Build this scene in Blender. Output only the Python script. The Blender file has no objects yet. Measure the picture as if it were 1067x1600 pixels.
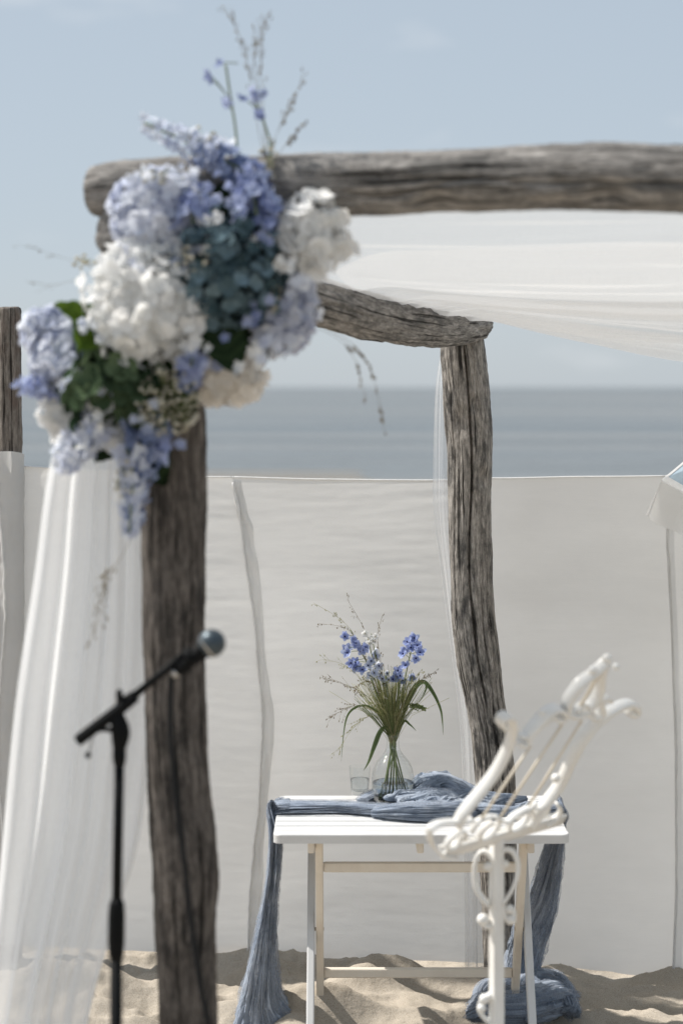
import bpy, math, random
from mathutils import Vector, Matrix, noise
R = math.radians
rnd = random.Random(7)
scene = bpy.context.scene
col = scene.collection

# ------------------------------------------------------------------ camera
EYE = 1.8
F = 70 / 36 * 1600                      # focal length in photograph pixels
cam = bpy.data.cameras.new('camera')
cam_o = bpy.data.objects.new('camera', cam); col.objects.link(cam_o)
cam_o.location = (0, 0, EYE); cam_o.rotation_euler = (R(90), 0, 0)
cam.sensor_fit = 'VERTICAL'; cam.sensor_height = 36; cam.sensor_width = 24; cam.lens = 70
cam.shift_y = -195 / 1600
cam.clip_start = .1; cam.clip_end = 60000
cam.dof.use_dof = True; cam.dof.focus_distance = 5.8; cam.dof.aperture_fstop = 2.0
cam.dof.aperture_blades = 9
scene.camera = cam_o

# ------------------------------------------------------------------ sky and sun
SUN = Vector((-.72, .24, 1.0)).normalized()          # towards the sun
SUN_EL = math.asin(SUN.z); SUN_ROT = math.atan2(SUN.x, SUN.y)
w = bpy.data.worlds.new('World'); scene.world = w; w.use_nodes = True
nt = w.node_tree; nt.nodes.clear()
wo = nt.nodes.new('ShaderNodeOutputWorld'); bg = nt.nodes.new('ShaderNodeBackground')
sky = nt.nodes.new('ShaderNodeTexSky'); sky.sky_type = 'NISHITA'; sky.sun_disc = False
sky.sun_elevation = SUN_EL; sky.sun_rotation = SUN_ROT
sky.air_density = 1.0; sky.dust_density = .5; sky.ozone_density = 3.0; sky.altitude = 0
hs = nt.nodes.new('ShaderNodeHueSaturation'); hs.inputs['Saturation'].default_value = .80
tc = nt.nodes.new('ShaderNodeTexCoord')
mp = nt.nodes.new('ShaderNodeMapping'); mp.inputs['Scale'].default_value = (1, 1, 3.2)
cn = nt.nodes.new('ShaderNodeTexNoise'); cn.inputs['Scale'].default_value = 7; cn.inputs['Detail'].default_value = 6
cr = nt.nodes.new('ShaderNodeValToRGB'); cr.color_ramp.elements[0].position = .56; cr.color_ramp.elements[1].position = .95
mixc = nt.nodes.new('ShaderNodeMixRGB'); mixc.inputs[2].default_value = (3.5, 3.6, 3.7, 1)
nt.links.new(tc.outputs['Generated'], mp.inputs[0]); nt.links.new(mp.outputs[0], cn.inputs['Vector'])
nt.links.new(cn.outputs['Fac'], cr.inputs[0]); nt.links.new(cr.outputs[0], mixc.inputs[0])
wb = nt.nodes.new('ShaderNodeMixRGB'); wb.blend_type = 'MULTIPLY'; wb.inputs[0].default_value = 1; wb.inputs[2].default_value = (1.17, 1.16, 1.19, 1)
gm = nt.nodes.new('ShaderNodeGamma'); gm.inputs[1].default_value = .5
nt.links.new(sky.outputs[0], gm.inputs[0]); nt.links.new(gm.outputs[0], hs.inputs['Color']); nt.links.new(hs.outputs[0], wb.inputs[1])
hz = nt.nodes.new('ShaderNodeMixRGB'); hz.inputs[0].default_value = .58; hz.inputs[2].default_value = (2.04, 2.43, 2.80, 1)   # even summer haze over the whole sky
nt.links.new(wb.outputs[0], hz.inputs[1]); nt.links.new(hz.outputs[0], mixc.inputs[1])
nt.links.new(mixc.outputs[0], bg.inputs[0]); bg.inputs[1].default_value = .145
nt.links.new(bg.outputs[0], wo.inputs[0])

sl = bpy.data.lights.new('sun', 'SUN'); sl.energy = 3.7; sl.angle = R(.5); sl.color = (1, .96, .9)
so = bpy.data.objects.new('sun', sl); col.objects.link(so); so.location = (-6, 2, 9)
so.rotation_euler = SUN.to_track_quat('Z', 'Y').to_euler()

vs = scene.view_settings
scene.display_settings.display_device = 'sRGB'
vs.view_transform = 'Standard'; vs.look = 'None'; vs.exposure = .7; vs.gamma = 1; vs.use_curve_mapping = False
scene.cycles.use_denoising = True
scene.cycles.max_bounces = 10; scene.cycles.transparent_max_bounces = 24
scene.cycles.caustics_refractive = False; scene.cycles.caustics_reflective = False
scene.cycles.sample_clamp_indirect = 6

# ------------------------------------------------------------------ helpers
def P(px, py, Y):
    """point of the place seen at photograph pixel (px, py), standing Y metres from the lens"""
    return Vector(((px - 533.5) * Y / F, Y, EYE - (py - 605) * Y / F))

def s2l(c):
    return tuple(((v / 255) / 12.92 if v / 255 < .04045 else (((v / 255) + .055) / 1.055) ** 2.4) for v in c) + (1,)

def tag(o, label=None, cat=None, group=None, kind=None):
    if label: o['label'] = label
    if cat: o['category'] = cat
    if group: o['group'] = group
    if kind: o['kind'] = kind
    return o

def empty(name, loc, label, cat, group=None):
    o = bpy.data.objects.new(name, None); col.objects.link(o)
    o.location = loc; o.empty_display_size = .1
    return tag(o, label, cat, group)

def fbm(p, o=4):
    return noise.fractal(p, 1.0, 2.0, o)

class MB:
    def __init__(s):
        s.v = []; s.f = []; s.a = []; s.wc = []
    def add(s, vs_, fs, t=0.0, wc=None):
        b = len(s.v)
        s.v += [Vector(p) for p in vs_]
        s.f += [tuple(i + b for i in q) for q in fs]
        s.a += [t] * len(vs_) if not isinstance(t, list) else t
        if wc: s.wc += wc
    def grid(s, fn, nu, nv, t=0.0, closed_u=False, tf=None):
        vs_ = []; ts = []
        cu = nu if closed_u else nu + 1
        for j in range(nv + 1):
            for i in range(cu):
                vs_.append(fn(i / nu, j / nv))
                ts.append(tf(i / nu, j / nv) if tf else t)
        fs = []
        for j in range(nv):
            for i in range(nu):
                a = j * cu + i; b = j * cu + (i + 1) % cu
                fs.append((a, b, b + cu, a + cu))
        s.add(vs_, fs, ts)
    def tube(s, pts, rad, seg=10, cap=True, t=0.0):
        pts = [Vector(p) for p in pts]
        n = len(pts)
        if not isinstance(rad, (list, tuple)): rad = [rad] * n
        vs_ = []; fs = []
        ref = None
        for i, p in enumerate(pts):
            tg = (pts[min(i + 1, n - 1)] - pts[max(i - 1, 0)]).normalized()
            if ref is None:
                ref = tg.orthogonal().normalized()
            ref = (ref - tg * ref.dot(tg))
            ref = ref.normalized() if ref.length > 1e-6 else tg.orthogonal().normalized()
            bi = tg.cross(ref)
            for k in range(seg):
                a = 2 * math.pi * k / seg
                vs_.append(p + (ref * math.cos(a) + bi * math.sin(a)) * rad[i])
        for i in range(n - 1):
            for k in range(seg):
                a = i * seg + k; b = i * seg + (k + 1) % seg
                fs.append((a, b, b + seg, a + seg))
        if cap:
            fs.append(tuple(range(seg - 1, -1, -1))); fs.append(tuple((n - 1) * seg + k for k in range(seg)))
        s.add(vs_, fs, t)
    def band(s, pts, nrm, wid, thk, cap=True):
        """flat bar bent in a plane: thk lies in the plane, wid along nrm"""
        pts = [Vector(p) for p in pts]; n = len(pts); vs_ = []; fs = []
        nrm = Vector(nrm).normalized()
        ch = min(wid, thk) * .22
        for i, p in enumerate(pts):
            tg = (pts[min(i + 1, n - 1)] - pts[max(i - 1, 0)]).normalized()
            sd = tg.cross(nrm).normalized()
            a, b = thk / 2, wid / 2
            for (x, y) in ((a, b - ch), (a - ch, b), (-a + ch, b), (-a, b - ch), (-a, -b + ch), (-a + ch, -b), (a - ch, -b), (a, -b + ch)):
                vs_.append(p + sd * x + nrm * y)
        for i in range(n - 1):
            for k in range(8):
                a = i * 8 + k; b = i * 8 + (k + 1) % 8
                fs.append((a, b, b + 8, a + 8))
        if cap:
            fs.append(tuple(range(7, -1, -1))); fs.append(tuple((n - 1) * 8 + k for k in range(8)))
        s.add(vs_, fs)
    def ball(s, c, r, seg=12, rings=8, t=0.0, sc=(1, 1, 1)):
        c = Vector(c); vs_ = []; fs = []
        for j in range(rings + 1):
            th = math.pi * j / rings
            for k in range(seg):
                a = 2 * math.pi * k / seg
                vs_.append(c + Vector((math.sin(th) * math.cos(a) * sc[0], math.sin(th) * math.sin(a) * sc[1], math.cos(th) * sc[2])) * r)
        for j in range(rings):
            for k in range(seg):
                a = j * seg + k; b = j * seg + (k + 1) % seg
                fs.append((a, a + seg, b + seg, b))
        s.add(vs_, fs, t)
    def lathe(s, c, prof, seg=40, t=0.0, bump=None):
        c = Vector(c)
        def fn(u, v):
            i = v * (len(prof) - 1); k = min(int(round(i)), len(prof) - 1)
            r, z = prof[k]; a = 2 * math.pi * u
            if bump: r += bump(a, z)
            return c + Vector((r * math.cos(a), r * math.sin(a), z))
        s.grid(fn, seg, len(prof) - 1, t, True)
    def box(s, c, d, ax=None, ch=.002):
        """chamfered box; ax = three unit axes"""
        c = Vector(c)
        ax = ax or (Vector((1, 0, 0)), Vector((0, 1, 0)), Vector((0, 0, 1)))
        h = [x / 2 for x in d]
        vs_ = []; idx = {}
        for sx in (-1, 1):
            for sy in (-1, 1):
                for sz in (-1, 1):
                    for m in range(3):
                        q = [sx * (h[0] - (0 if m == 0 else ch)), sy * (h[1] - (0 if m == 1 else ch)), sz * (h[2] - (0 if m == 2 else ch))]
                        idx[(sx, sy, sz, m)] = len(vs_)
                        vs_.append(c + ax[0] * q[0] + ax[1] * q[1] + ax[2] * q[2])
        fs = []
        S = (-1, 1)
        for g in S:
            fs.append([idx[(g, a, b, 0)] for a, b in ((-1, -1), (1, -1), (1, 1), (-1, 1))][::g])
            fs.append([idx[(a, g, b, 1)] for a, b in ((-1, -1), (1, -1), (1, 1), (-1, 1))][::-g])
            fs.append([idx[(a, b, g, 2)] for a, b in ((-1, -1), (1, -1), (1, 1), (-1, 1))][::g])
        for a in S:
            for b in S:
                fs.append([idx[(a, b, -1, 0)], idx[(a, b, 1, 0)], idx[(a, b, 1, 1)], idx[(a, b, -1, 1)]])
                fs.append([idx[(a, -1, b, 0)], idx[(a, 1, b, 0)], idx[(a, 1, b, 2)], idx[(a, -1, b, 2)]])
                fs.append([idx[(-1, a, b, 1)], idx[(1, a, b, 1)], idx[(1, a, b, 2)], idx[(-1, a, b, 2)]])
                for g in S:
                    fs.append([idx[(a, b, g, 0)], idx[(a, b, g, 1)], idx[(a, b, g, 2)]])
        s.add(vs_, fs)
    def build(s, name, mat, parent=None, smooth=True, fixn=False):
        me = bpy.data.meshes.new(name)
        me.from_pydata([tuple(p) for p in s.v], [], s.f)
        if fixn:
            import bmesh
            bm = bmesh.new(); bm.from_mesh(me); bmesh.ops.recalc_face_normals(bm, faces=bm.faces); bm.to_mesh(me); bm.free()
        if smooth: me.polygons.foreach_set('use_smooth', [True] * len(me.polygons))
        at = me.attributes.new('tint', 'FLOAT', 'POINT'); at.data.foreach_set('value', s.a)
        if s.wc:
            aw = me.attributes.new('wc', 'FLOAT_VECTOR', 'POINT')
            aw.data.foreach_set('vector', [x for p in s.wc for x in p])
        me.materials.append(mat)
        o = bpy.data.objects.new(name, me); col.objects.link(o)
        if parent is not None:
            o.parent = parent
            if parent.type == 'EMPTY': o.matrix_parent_inverse = Matrix.Translation(-parent.location)
        me.update()
        return o

def catmull(pts, n):
    """smooth curve through points (tuples of any length), n samples"""
    pts = [tuple(p) for p in pts]; m = len(pts); out = []
    for k in range(n):
        x = k / (n - 1) * (m - 1); i = min(int(x), m - 2); t = x - i
        p0, p1, p2, p3 = pts[max(i - 1, 0)], pts[i], pts[i + 1], pts[min(i + 2, m - 1)]
        out.append(tuple(.5 * (2 * b + (c - a) * t + (2 * a - 5 * b + 4 * c - d) * t * t + (3 * b - a - 3 * c + d) * t ** 3)
                         for a, b, c, d in zip(p0, p1, p2, p3)))
    return out

def curve3(pts, n): return [Vector(p) for p in catmull(pts, n)]

def interp(tab, x):
    if x <= tab[0][0]: return tab[0][1]
    for (a, b), (c, d) in zip(tab, tab[1:]):
        if x <= c: 
            t = (x - a) / (c - a); t = t * t * (3 - 2 * t) * .5 + t * .5
            return b + (d - b) * t
    return tab[-1][1]

# ------------------------------------------------------------------ materials
class NT:
    def __init__(s, name):
        s.m = bpy.data.materials.new(name); s.m.use_nodes = True
        s.t = s.m.node_tree; s.t.nodes.clear()
        s.out = s.n('ShaderNodeOutputMaterial')
    def n(s, ty, **kw):
        nd = s.t.nodes.new(ty)
        for k, v in kw.items(): setattr(nd, k, v)
        return nd
    def l(s, a, b): s.t.links.new(a, b)
    def noise(s, vec, scale, detail=4, rough=.55, mscale=None):
        nz = s.n('ShaderNodeTexNoise'); nz.inputs['Scale'].default_value = scale
        nz.inputs['Detail'].default_value = detail; nz.inputs['Roughness'].default_value = rough
        if mscale:
            mp = s.n('ShaderNodeMapping'); mp.inputs['Scale'].default_value = mscale
            s.l(vec, mp.inputs[0]); vec = mp.outputs[0]
        s.l(vec, nz.inputs['Vector'])
        return nz.outputs['Fac']
    def ramp(s, fac, stops):
        r = s.n('ShaderNodeValToRGB'); e = r.color_ramp.elements
        e[0].position, e[0].color = stops[0][0], stops[0][1]
        e[1].position, e[1].color = stops[-1][0], stops[-1][1]
        for p, c in stops[1:-1]:
            q = e.new(p); q.color = c
        s.l(fac, r.inputs[0]); return r.outputs[0]
    def mix(s, fac, a, b, mode='MIX'):
        m = s.n('ShaderNodeMixRGB', blend_type=mode)
        for i, x in zip((0, 1, 2), (fac, a, b)):
            if isinstance(x, (int, float, tuple)): m.inputs[i].default_value = x
            else: s.l(x, m.inputs[i])
        return m.outputs[0]
    def bump(s, h, strength=.3, dist=.01, normal=None):
        b = s.n('ShaderNodeBump'); b.inputs['Strength'].default_value = strength; b.inputs['Distance'].default_value = dist
        s.l(h, b.inputs['Height'])
        if normal is not None: s.l(normal, b.inputs['Normal'])
        return b.outputs[0]
    def principled(s, colr, rough=.6, normal=None, **kw):
        p = s.n('ShaderNodeBsdfPrincipled')
        if isinstance(colr, tuple): p.inputs['Base Color'].default_value = colr
        else: s.l(colr, p.inputs['Base Color'])
        p.inputs['Roughness'].default_value = rough
        for k, v in kw.items(): p.inputs[k].default_value = v
        if normal is not None: s.l(normal, p.inputs['Normal'])
        return p.outputs[0]
    def cloth(s, colr, transl=.35, transp=0.0, normal=None, tcol=None):
        d = s.n('ShaderNodeBsdfDiffuse'); t = s.n('ShaderNodeBsdfTranslucent')
        for b, c in ((d, colr), (t, tcol or colr)):
            if isinstance(c, tuple): b.inputs['Color'].default_value = c
            else: s.l(c, b.inputs['Color'])
            if normal is not None: s.l(normal, b.inputs['Normal'])
        m = s.n('ShaderNodeMixShader'); m.inputs[0].default_value = transl
        s.l(d.outputs[0], m.inputs[1]); s.l(t.outputs[0], m.inputs[2])
        o = m.outputs[0]
        if not (isinstance(transp, float) and transp == 0):
            tr = s.n('ShaderNodeBsdfTransparent'); m2 = s.n('ShaderNodeMixShader')
            if isinstance(transp, float): m2.inputs[0].default_value = transp
            else: s.l(transp, m2.inputs[0])
            s.l(o, m2.inputs[1]); s.l(tr.outputs[0], m2.inputs[2]); o = m2.outputs[0]
        return o
    def done(s, sh): s.l(sh, s.out.inputs[0]); return s.m
    def attr(s, name, vec=False):
        a = s.n('ShaderNodeAttribute'); a.attribute_name = name
        return a.outputs['Vector'] if vec else a.outputs['Fac']
    def obj(s): return s.n('ShaderNodeTexCoord').outputs['Object']

def wood_mat(name, dark, mid, light, patch, seed):
    k = NT(name); wc = k.attr('wc', True)
    g = k.noise(wc, 200, 8, .76, (1, 1, .15))
    g2 = k.noise(wc, 85, 8, .76, (1, 1, .17))
    g3 = k.noise(wc, 420, 4, .65, (1, 1, .10))
    pt = k.noise(wc, 20, 8, .72, (1, 1, .38))
    c = k.ramp(g, [(.33, dark), (.50, mid), (.66, light)])
    c2 = k.ramp(g2, [(.36, dark), (.5, mid), (.66, light)])
    c = k.mix(.5, c, c2)
    pm = k.ramp(pt, [(.50, (0, 0, 0, 1)), (.62, (1, 1, 1, 1))])
    c = k.mix(pm, c, k.mix(.85, c, patch))
    st = k.ramp(k.noise(wc, 95, 5, .6, (1, 1, .025)), [(.38, (.06, .057, .055, 1)), (.43, (1, 1, 1, 1))])
    c = k.mix(.85, c, st, 'MULTIPLY')
    h = k.mix(.5, g, g3); h = k.mix(.4, h, st)
    return k.done(k.principled(c, .85, k.bump(h, .9, .005), **{'Specular IOR Level': .15}))

M = {}
M['wood_beam'] = wood_mat('weathered beam wood', (.035, .033, .031, 1), (.22, .207, .193, 1), (.52, .49, .455, 1), (.10, .097, .093, 1), 1)
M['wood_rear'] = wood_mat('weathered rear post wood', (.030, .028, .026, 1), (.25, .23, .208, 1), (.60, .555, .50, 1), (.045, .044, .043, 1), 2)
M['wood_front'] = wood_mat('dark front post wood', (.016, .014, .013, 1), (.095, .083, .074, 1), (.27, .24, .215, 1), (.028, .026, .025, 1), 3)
M['wood_stake'] = wood_mat('stake wood', (.05, .045, .04, 1), (.18, .158, .138, 1), (.33, .295, .26, 1), (.13, .10, .085, 1), 4)

def sand_mat():
    k = NT('sand'); o = k.obj()
    a = k.noise(o, 3.2, 5, .6); b = k.noise(o, 420, 2, .6); c3 = k.noise(o, 45, 4, .6)
    c = k.ramp(a, [(.3, (.37, .328, .27, 1)), (.7, (.47, .42, .355, 1))])
    sp = k.ramp(b, [(.32, (.55, .5, .45, 1)), (.5, (1, 1, 1, 1)), (.75, (1.15, 1.13, 1.1, 1))])
    c = k.mix(.8, c, sp, 'MULTIPLY')
    sx_ = k.n('ShaderNodeSeparateXYZ'); k.l(o, sx_.inputs[0])
    wet = k.n('ShaderNodeMapRange'); wet.inputs['From Min'].default_value = 36; wet.inputs['From Max'].default_value = 46; k.l(sx_.outputs[1], wet.inputs[0])
    c = k.mix(wet.outputs[0], c, k.mix(1.0, c, (.50, .52, .55, 1), 'MULTIPLY'))      # wet sand along the waterline
    n1 = k.bump(c3, .35, .012); n2 = k.bump(b, .5, .002, n1)
    return k.done(k.principled(c, .95, n2, **{'Specular IOR Level': .1}))
M['sand'] = sand_mat()

def sea_mat():
    k = NT('sea'); o = k.obj()
    a = k.noise(o, .9, 5, .6, (.16, .5, 1)); b = k.noise(o, .05, 4, .6, (.12, 1, 1)); e = k.noise(o, .012, 3, .5, (.1, 1, 1))
    c = k.ramp(b, [(.36, (.13, .145, .15, 1)), (.52, (.185, .19, .188, 1)), (.68, (.32, .30, .275, 1))])
    c = k.mix(k.ramp(e, [(.35, (0, 0, 0, 1)), (.65, (1, 1, 1, 1))]), c, k.mix(.6, c, (.085, .11, .13, 1)))
    h = k.mix(.5, a, b)
    return k.done(k.principled(c, .32, k.bump(h, 1.0, 1.6), **{'IOR': 1.33, 'Specular IOR Level': .16}))
M['sea'] = sea_mat()

def screen_mat():
    k = NT('unbleached cotton'); o = k.obj()
    wv = k.noise(o, 700, 2, .5); a = k.noise(o, 2.0, 4, .6, (1, 1, 2.5))
    c = k.ramp(a, [(.3, (.775, .767, .75, 1)), (.7, (.85, .842, .825, 1))])
    fine = k.noise(o, 26, 5, .65, (.35, .35, 2.2))
    n = k.bump(fine, .12, .005); n = k.bump(wv, .25, .0012, n)
    return k.done(k.cloth(c, .38, 0.0, n))
M['screen'] = screen_mat()

def hem_mat():
    k = NT('cotton hem'); o = k.obj()
    c = k.ramp(k.noise(o, 60, 3), [(.3, (.82, .81, .79, 1)), (.7, (.90, .89, .87, 1))])
    return k.done(k.cloth(c, .2))
M['hem'] = hem_mat()

def sheer(name, transp, c=(.86, .87, .88, 1), tl=.5):
    k = NT(name); o = k.obj()
    th = k.noise(o, 900, 1, .5)
    lo, hi = max(transp - .12, 0), min(transp + .12, 1)
    tp = k.ramp(th, [(.3, (lo, lo, lo, 1)), (.7, (hi, hi, hi, 1))])
    return k.done(k.cloth(c, tl, tp, k.bump(k.noise(o, 60, 3, .5, (1, 1, .1)), .15, .004)))
M['chiffon_drape'] = sheer('white chiffon drape', .22, (.93, .935, .94, 1))
M['chiffon_canopy'] = sheer('white chiffon canopy', .40, (.76, .76, .76, 1), .36)
M['chiffon_rear'] = sheer('white chiffon strip', .52)

def gauze_mat():
    k = NT('dusty blue gauze'); o = k.obj()
    a = k.noise(o, 14, 5, .6); b = k.noise(o, 380, 2, .6)
    c = k.ramp(a, [(.28, (.24, .285, .36, 1)), (.5, (.36, .41, .49, 1)), (.72, (.54, .58, .64, 1))])
    return k.done(k.cloth(c, .22, 0.0, k.bump(b, .55, .003)))
M['gauze'] = gauze_mat()
def gauze_veil():
    k = NT('thin dusty blue gauze'); o = k.obj()
    c = k.ramp(k.noise(o, 20, 5, .6), [(.3, (.30, .35, .43, 1)), (.7, (.52, .56, .63, 1))])
    tp = k.ramp(k.noise(o, 300, 3, .7, (1, 1, .4)), [(.35, (.50, .50, .50, 1)), (.65, (.95, .95, .95, 1))])
    return k.done(k.cloth(c, .4, tp))
M['gauze_veil'] = gauze_veil()

def paint_mat(name, c, c2, rough=.42):
    k = NT(name); o = k.obj()
    a = k.noise(o, 9, 5, .65); b = k.noise(o, 120, 3, .6)
    cc = k.ramp(a, [(.3, c2), (.55, c)])
    ch = k.ramp(k.noise(o, 40, 5, .7), [(.70, (1, 1, 1, 1)), (.78, (.72, .60, .46, 1))])
    cc = k.mix(.7, cc, ch, 'MULTIPLY')
    return k.done(k.principled(cc, rough, k.bump(b, .12, .002)))
M['white_paint'] = paint_mat('white paint on wood', (.62, .62, .615, 1), (.57, .567, .56, 1))
M['cream_paint'] = paint_mat('cream paint on wood', (.72, .66, .57, 1), (.66, .59, .50, 1), .5)
M['white_iron'] = paint_mat('white lacquered iron', (.84, .83, .80, 1), (.77, .74, .69, 1), .35)
M['tan_rod'] = paint_mat('aged cream rod', (.78, .71, .60, 1), (.68, .60, .48, 1), .5)
def simple(name, c, rough=.5, **kw):
    k = NT(name); o = k.obj()
    f = k.noise(o, 30, 3)
    d = tuple(x * .8 for x in c[:3]) + (1,)
    return k.done(k.principled(k.ramp(f, [(.3, d), (.7, c)]), rough, **kw))
M['black_metal'] = simple('black powder coat', (.005, .0055, .006, 1), .65, **{'Specular IOR Level': .12})
M['black_rubber'] = simple('black rubber cable', (.005, .006, .008, 1), .6, **{'Specular IOR Level': .2})
M['mic_grille'] = simple('steel mesh grille', (.07, .09, .105, 1), .42, **{'Metallic': .6})
M['mic_ring'] = simple('silver ring', (.6, .58, .55, 1), .3, **{'Metallic': .9})
M['brass'] = simple('worn brass bolt', (.45, .32, .14, 1), .4, **{'Metallic': .7})
def glass(name, c=(1, 1, 1, 1), ior=1.45, rough=0.0):
    k = NT(name); tr = k.n('ShaderNodeBsdfTransparent'); tr.inputs[0].default_value = c
    gl = k.n('ShaderNodeBsdfGlossy'); gl.inputs['Roughness'].default_value = .03
    lw = k.n('ShaderNodeLayerWeight'); lw.inputs[0].default_value = .5
    pw = k.n('ShaderNodeMath', operation='POWER'); k.l(lw.outputs['Facing'], pw.inputs[0]); pw.inputs[1].default_value = 2.6
    fr = k.n('ShaderNodeMath', operation='MULTIPLY_ADD'); k.l(pw.outputs[0], fr.inputs[0]); fr.inputs[1].default_value = .70; fr.inputs[2].default_value = .05
    m = k.n('ShaderNodeMixShader'); k.l(fr.outputs[0], m.inputs[0]); k.l(tr.outputs[0], m.inputs[1]); k.l(gl.outputs[0], m.inputs[2])
    o = m.outputs[0]
    if rough:
        rf = k.n('ShaderNodeBsdfRefraction'); rf.inputs['IOR'].default_value = 1.2; rf.inputs['Color'].default_value = c; rf.inputs['Roughness'].default_value = .0
        m2 = k.n('ShaderNodeMixShader'); m2.inputs[0].default_value = rough; k.l(o, m2.inputs[1]); k.l(rf.outputs[0], m2.inputs[2]); o = m2.outputs[0]
    return k.done(o)
M['glass'] = glass('clear glass', (.97, .985, .985, 1), 1.30)
M['water'] = glass('still water', (.84, .88, .91, 1), 1.25, .6)
M['clear_water'] = glass('water in the tumbler', (.95, .96, .965, 1), 1.3, .5)

def petal(name, a, b, tl=.5, centre=None):
    k = NT(name); t = k.attr('tint'); o = k.obj()
    c = k.mix(t, a, b)
    v = k.ramp(k.noise(o, 120, 3), [(.3, (.93, .93, .93, 1)), (.7, (1.0, 1.0, 1.0, 1))])
    c = k.mix(1.0, c, v, 'MULTIPLY')
    return k.done(k.cloth(c, tl))
M['p_white'] = petal('white hydrangea petals', (.90, .90, .885, 1), (.95, .95, .945, 1))
M['p_cream'] = petal('cream petals', (.86, .83, .78, 1), (.94, .92, .89, 1))
M['p_lilac'] = petal('pale lilac petals', (.55, .59, .72, 1), (.84, .865, .91, 1))
M['p_violet'] = petal('violet blue petals', (.26, .31, .53, 1), (.56, .62, .81, 1))
M['p_blue'] = petal('deep blue delphinium petals', (.14, .19, .36, 1), (.46, .53, .72, 1))
M['p_sky'] = petal('light blue delphinium petals', (.56, .61, .76, 1), (.84, .87, .92, 1))
M['p_teal'] = petal('dusky teal hydrangea petals', (.05, .085, .10, 1), (.20, .28, .32, 1), .2)
M['p_green'] = petal('green hydrangea petals', (.03, .055, .03, 1), (.13, .18, .10, 1), .2)
M['p_bouquet'] = petal('bright delphinium petals', (.30, .36, .64, 1), (.62, .69, .89, 1), .35)
M['gyp'] = petal('tiny cream blossoms', (.55, .52, .42, 1), (.78, .75, .66, 1))
M['leaf_bright'] = petal('bright green broad leaf', (.05, .09, .015, 1), (.12, .19, .03, 1), .4)  # the leaf's own bright green
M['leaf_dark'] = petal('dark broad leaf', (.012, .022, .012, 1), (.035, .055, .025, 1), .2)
M['stem'] = petal('green stems', (.14, .18, .07, 1), (.30, .35, .16, 1), .3)
M['blade'] = petal('grass blade', (.07, .10, .045, 1), (.17, .22, .10, 1), .3)
M['dry'] = petal('dry grass seed', (.16, .12, .08, 1), (.34, .28, .17, 1), .2)
M['grass_gold'] = petal('fine golden green grass', (.34, .34, .15, 1), (.55, .52, .28, 1), .35)
M['eye'] = petal('dark flower eye', (.02, .015, .06, 1), (.05, .04, .10, 1), .1)
M['parasol_blue'] = simple('pale blue parasol cloth', (.50, .62, .70, 1), .8)
M['parasol_white'] = hem_mat()

# ------------------------------------------------------------------ the setting: ground and sea
def axis(fine0, fine1, step, lo, hi, g=1.22):
    xs = []; x = fine0
    while x <= fine1 + 1e-9: xs.append(x); x += step
    s = step; x = xs[-1]
    while x < hi: s *= g; x += s; xs.append(x)
    s = step; x = fine0; pre = []
    while x > lo: s *= g; x -= s; pre.append(x)
    return pre[::-1] + xs

mounds = [(rnd.uniform(-2.2, 2.2), rnd.uniform(4.4, 7.6), rnd.uniform(.07, .2), rnd.uniform(.05, .12), rnd.uniform(-.035, .05)) for _ in range(170)]
def sand_h(x, y):
    q_ = min(1, max(0, (x - .35) / .6)); z = -.045 * q_ * q_ * (3 - 2 * q_)
    if x < .3 and 5.9 < y < 9: z -= .035 * min(1, (y - 5.9) / .25) * min(1, (.3 - x) / .4) * min(1, 9 - y)
    if y > 8: z -= min((y - 8) * .0112, 3.0)
    if abs(x) < 6 and 2 < y < 12:
        z += .030 * noise.noise(Vector((x * 2.1, y * 3.6, 3.1))) + .018 * noise.noise(Vector((x * 5.2, y * 8.5, 9.4)))
        rg = 1 - abs(noise.noise(Vector((x * 1.7 + 4, y * 5.0, 7.7))))
        z += .045 * (rg ** 3 - .5)
        z += .010 * fbm(Vector((x * 13, y * 15, 1.0)), 4) + .012 * max(0, noise.noise(Vector((x * 30, y * 30, 8.0))) - .25)
        if abs(x) < 2.6 and 4 < y < 8:
            for mx, my, rx, ry, h in mounds:
                dx = (x - mx) / rx; dy = (y - my) / ry; d = dx * dx + dy * dy
                if d < 4: z += h * math.exp(-d * 1.6) * 1.8
            # churned lumps beside the front post
            if x < -.15 and y > 5.7:
                z += .03 * max(0, noise.noise(Vector((x * 24, y * 24, 5.5))) - .1)
        # low swells that run along the screen
        z += .028 * math.exp(-((y - 6.02 - .05 * math.sin(x * 4 + 1)) / .09) ** 2) * (.6 + .6 * math.sin(x * 6.3 + .4))
        z += .030 * math.exp(-((y - 5.70 - .04 * math.sin(x * 5)) / .10) ** 2) * (.6 + .5 * math.sin(x * 4.4 + 2.4))
    elif y < 60:
        z += .05 * max(0, 1 - y / 38) * noise.noise(Vector((x * .5, y * .5, 3.1)))
    return z
xs = axis(-1.35, 1.35, .011, -3000, 3000, 1.16)
ys = axis(5.2, 6.7, .010, -300, 400, 1.13)
b = MB()
nx = len(xs)
b.add([(x, y, sand_h(x, y)) for y in ys for x in xs],
      [(j * nx + i, j * nx + i + 1, (j + 1) * nx + i + 1, (j + 1) * nx + i) for j in range(len(ys) - 1) for i in range(nx - 1)])
tag(b.build('sand_ground', M['sand']), kind='structure')

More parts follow.
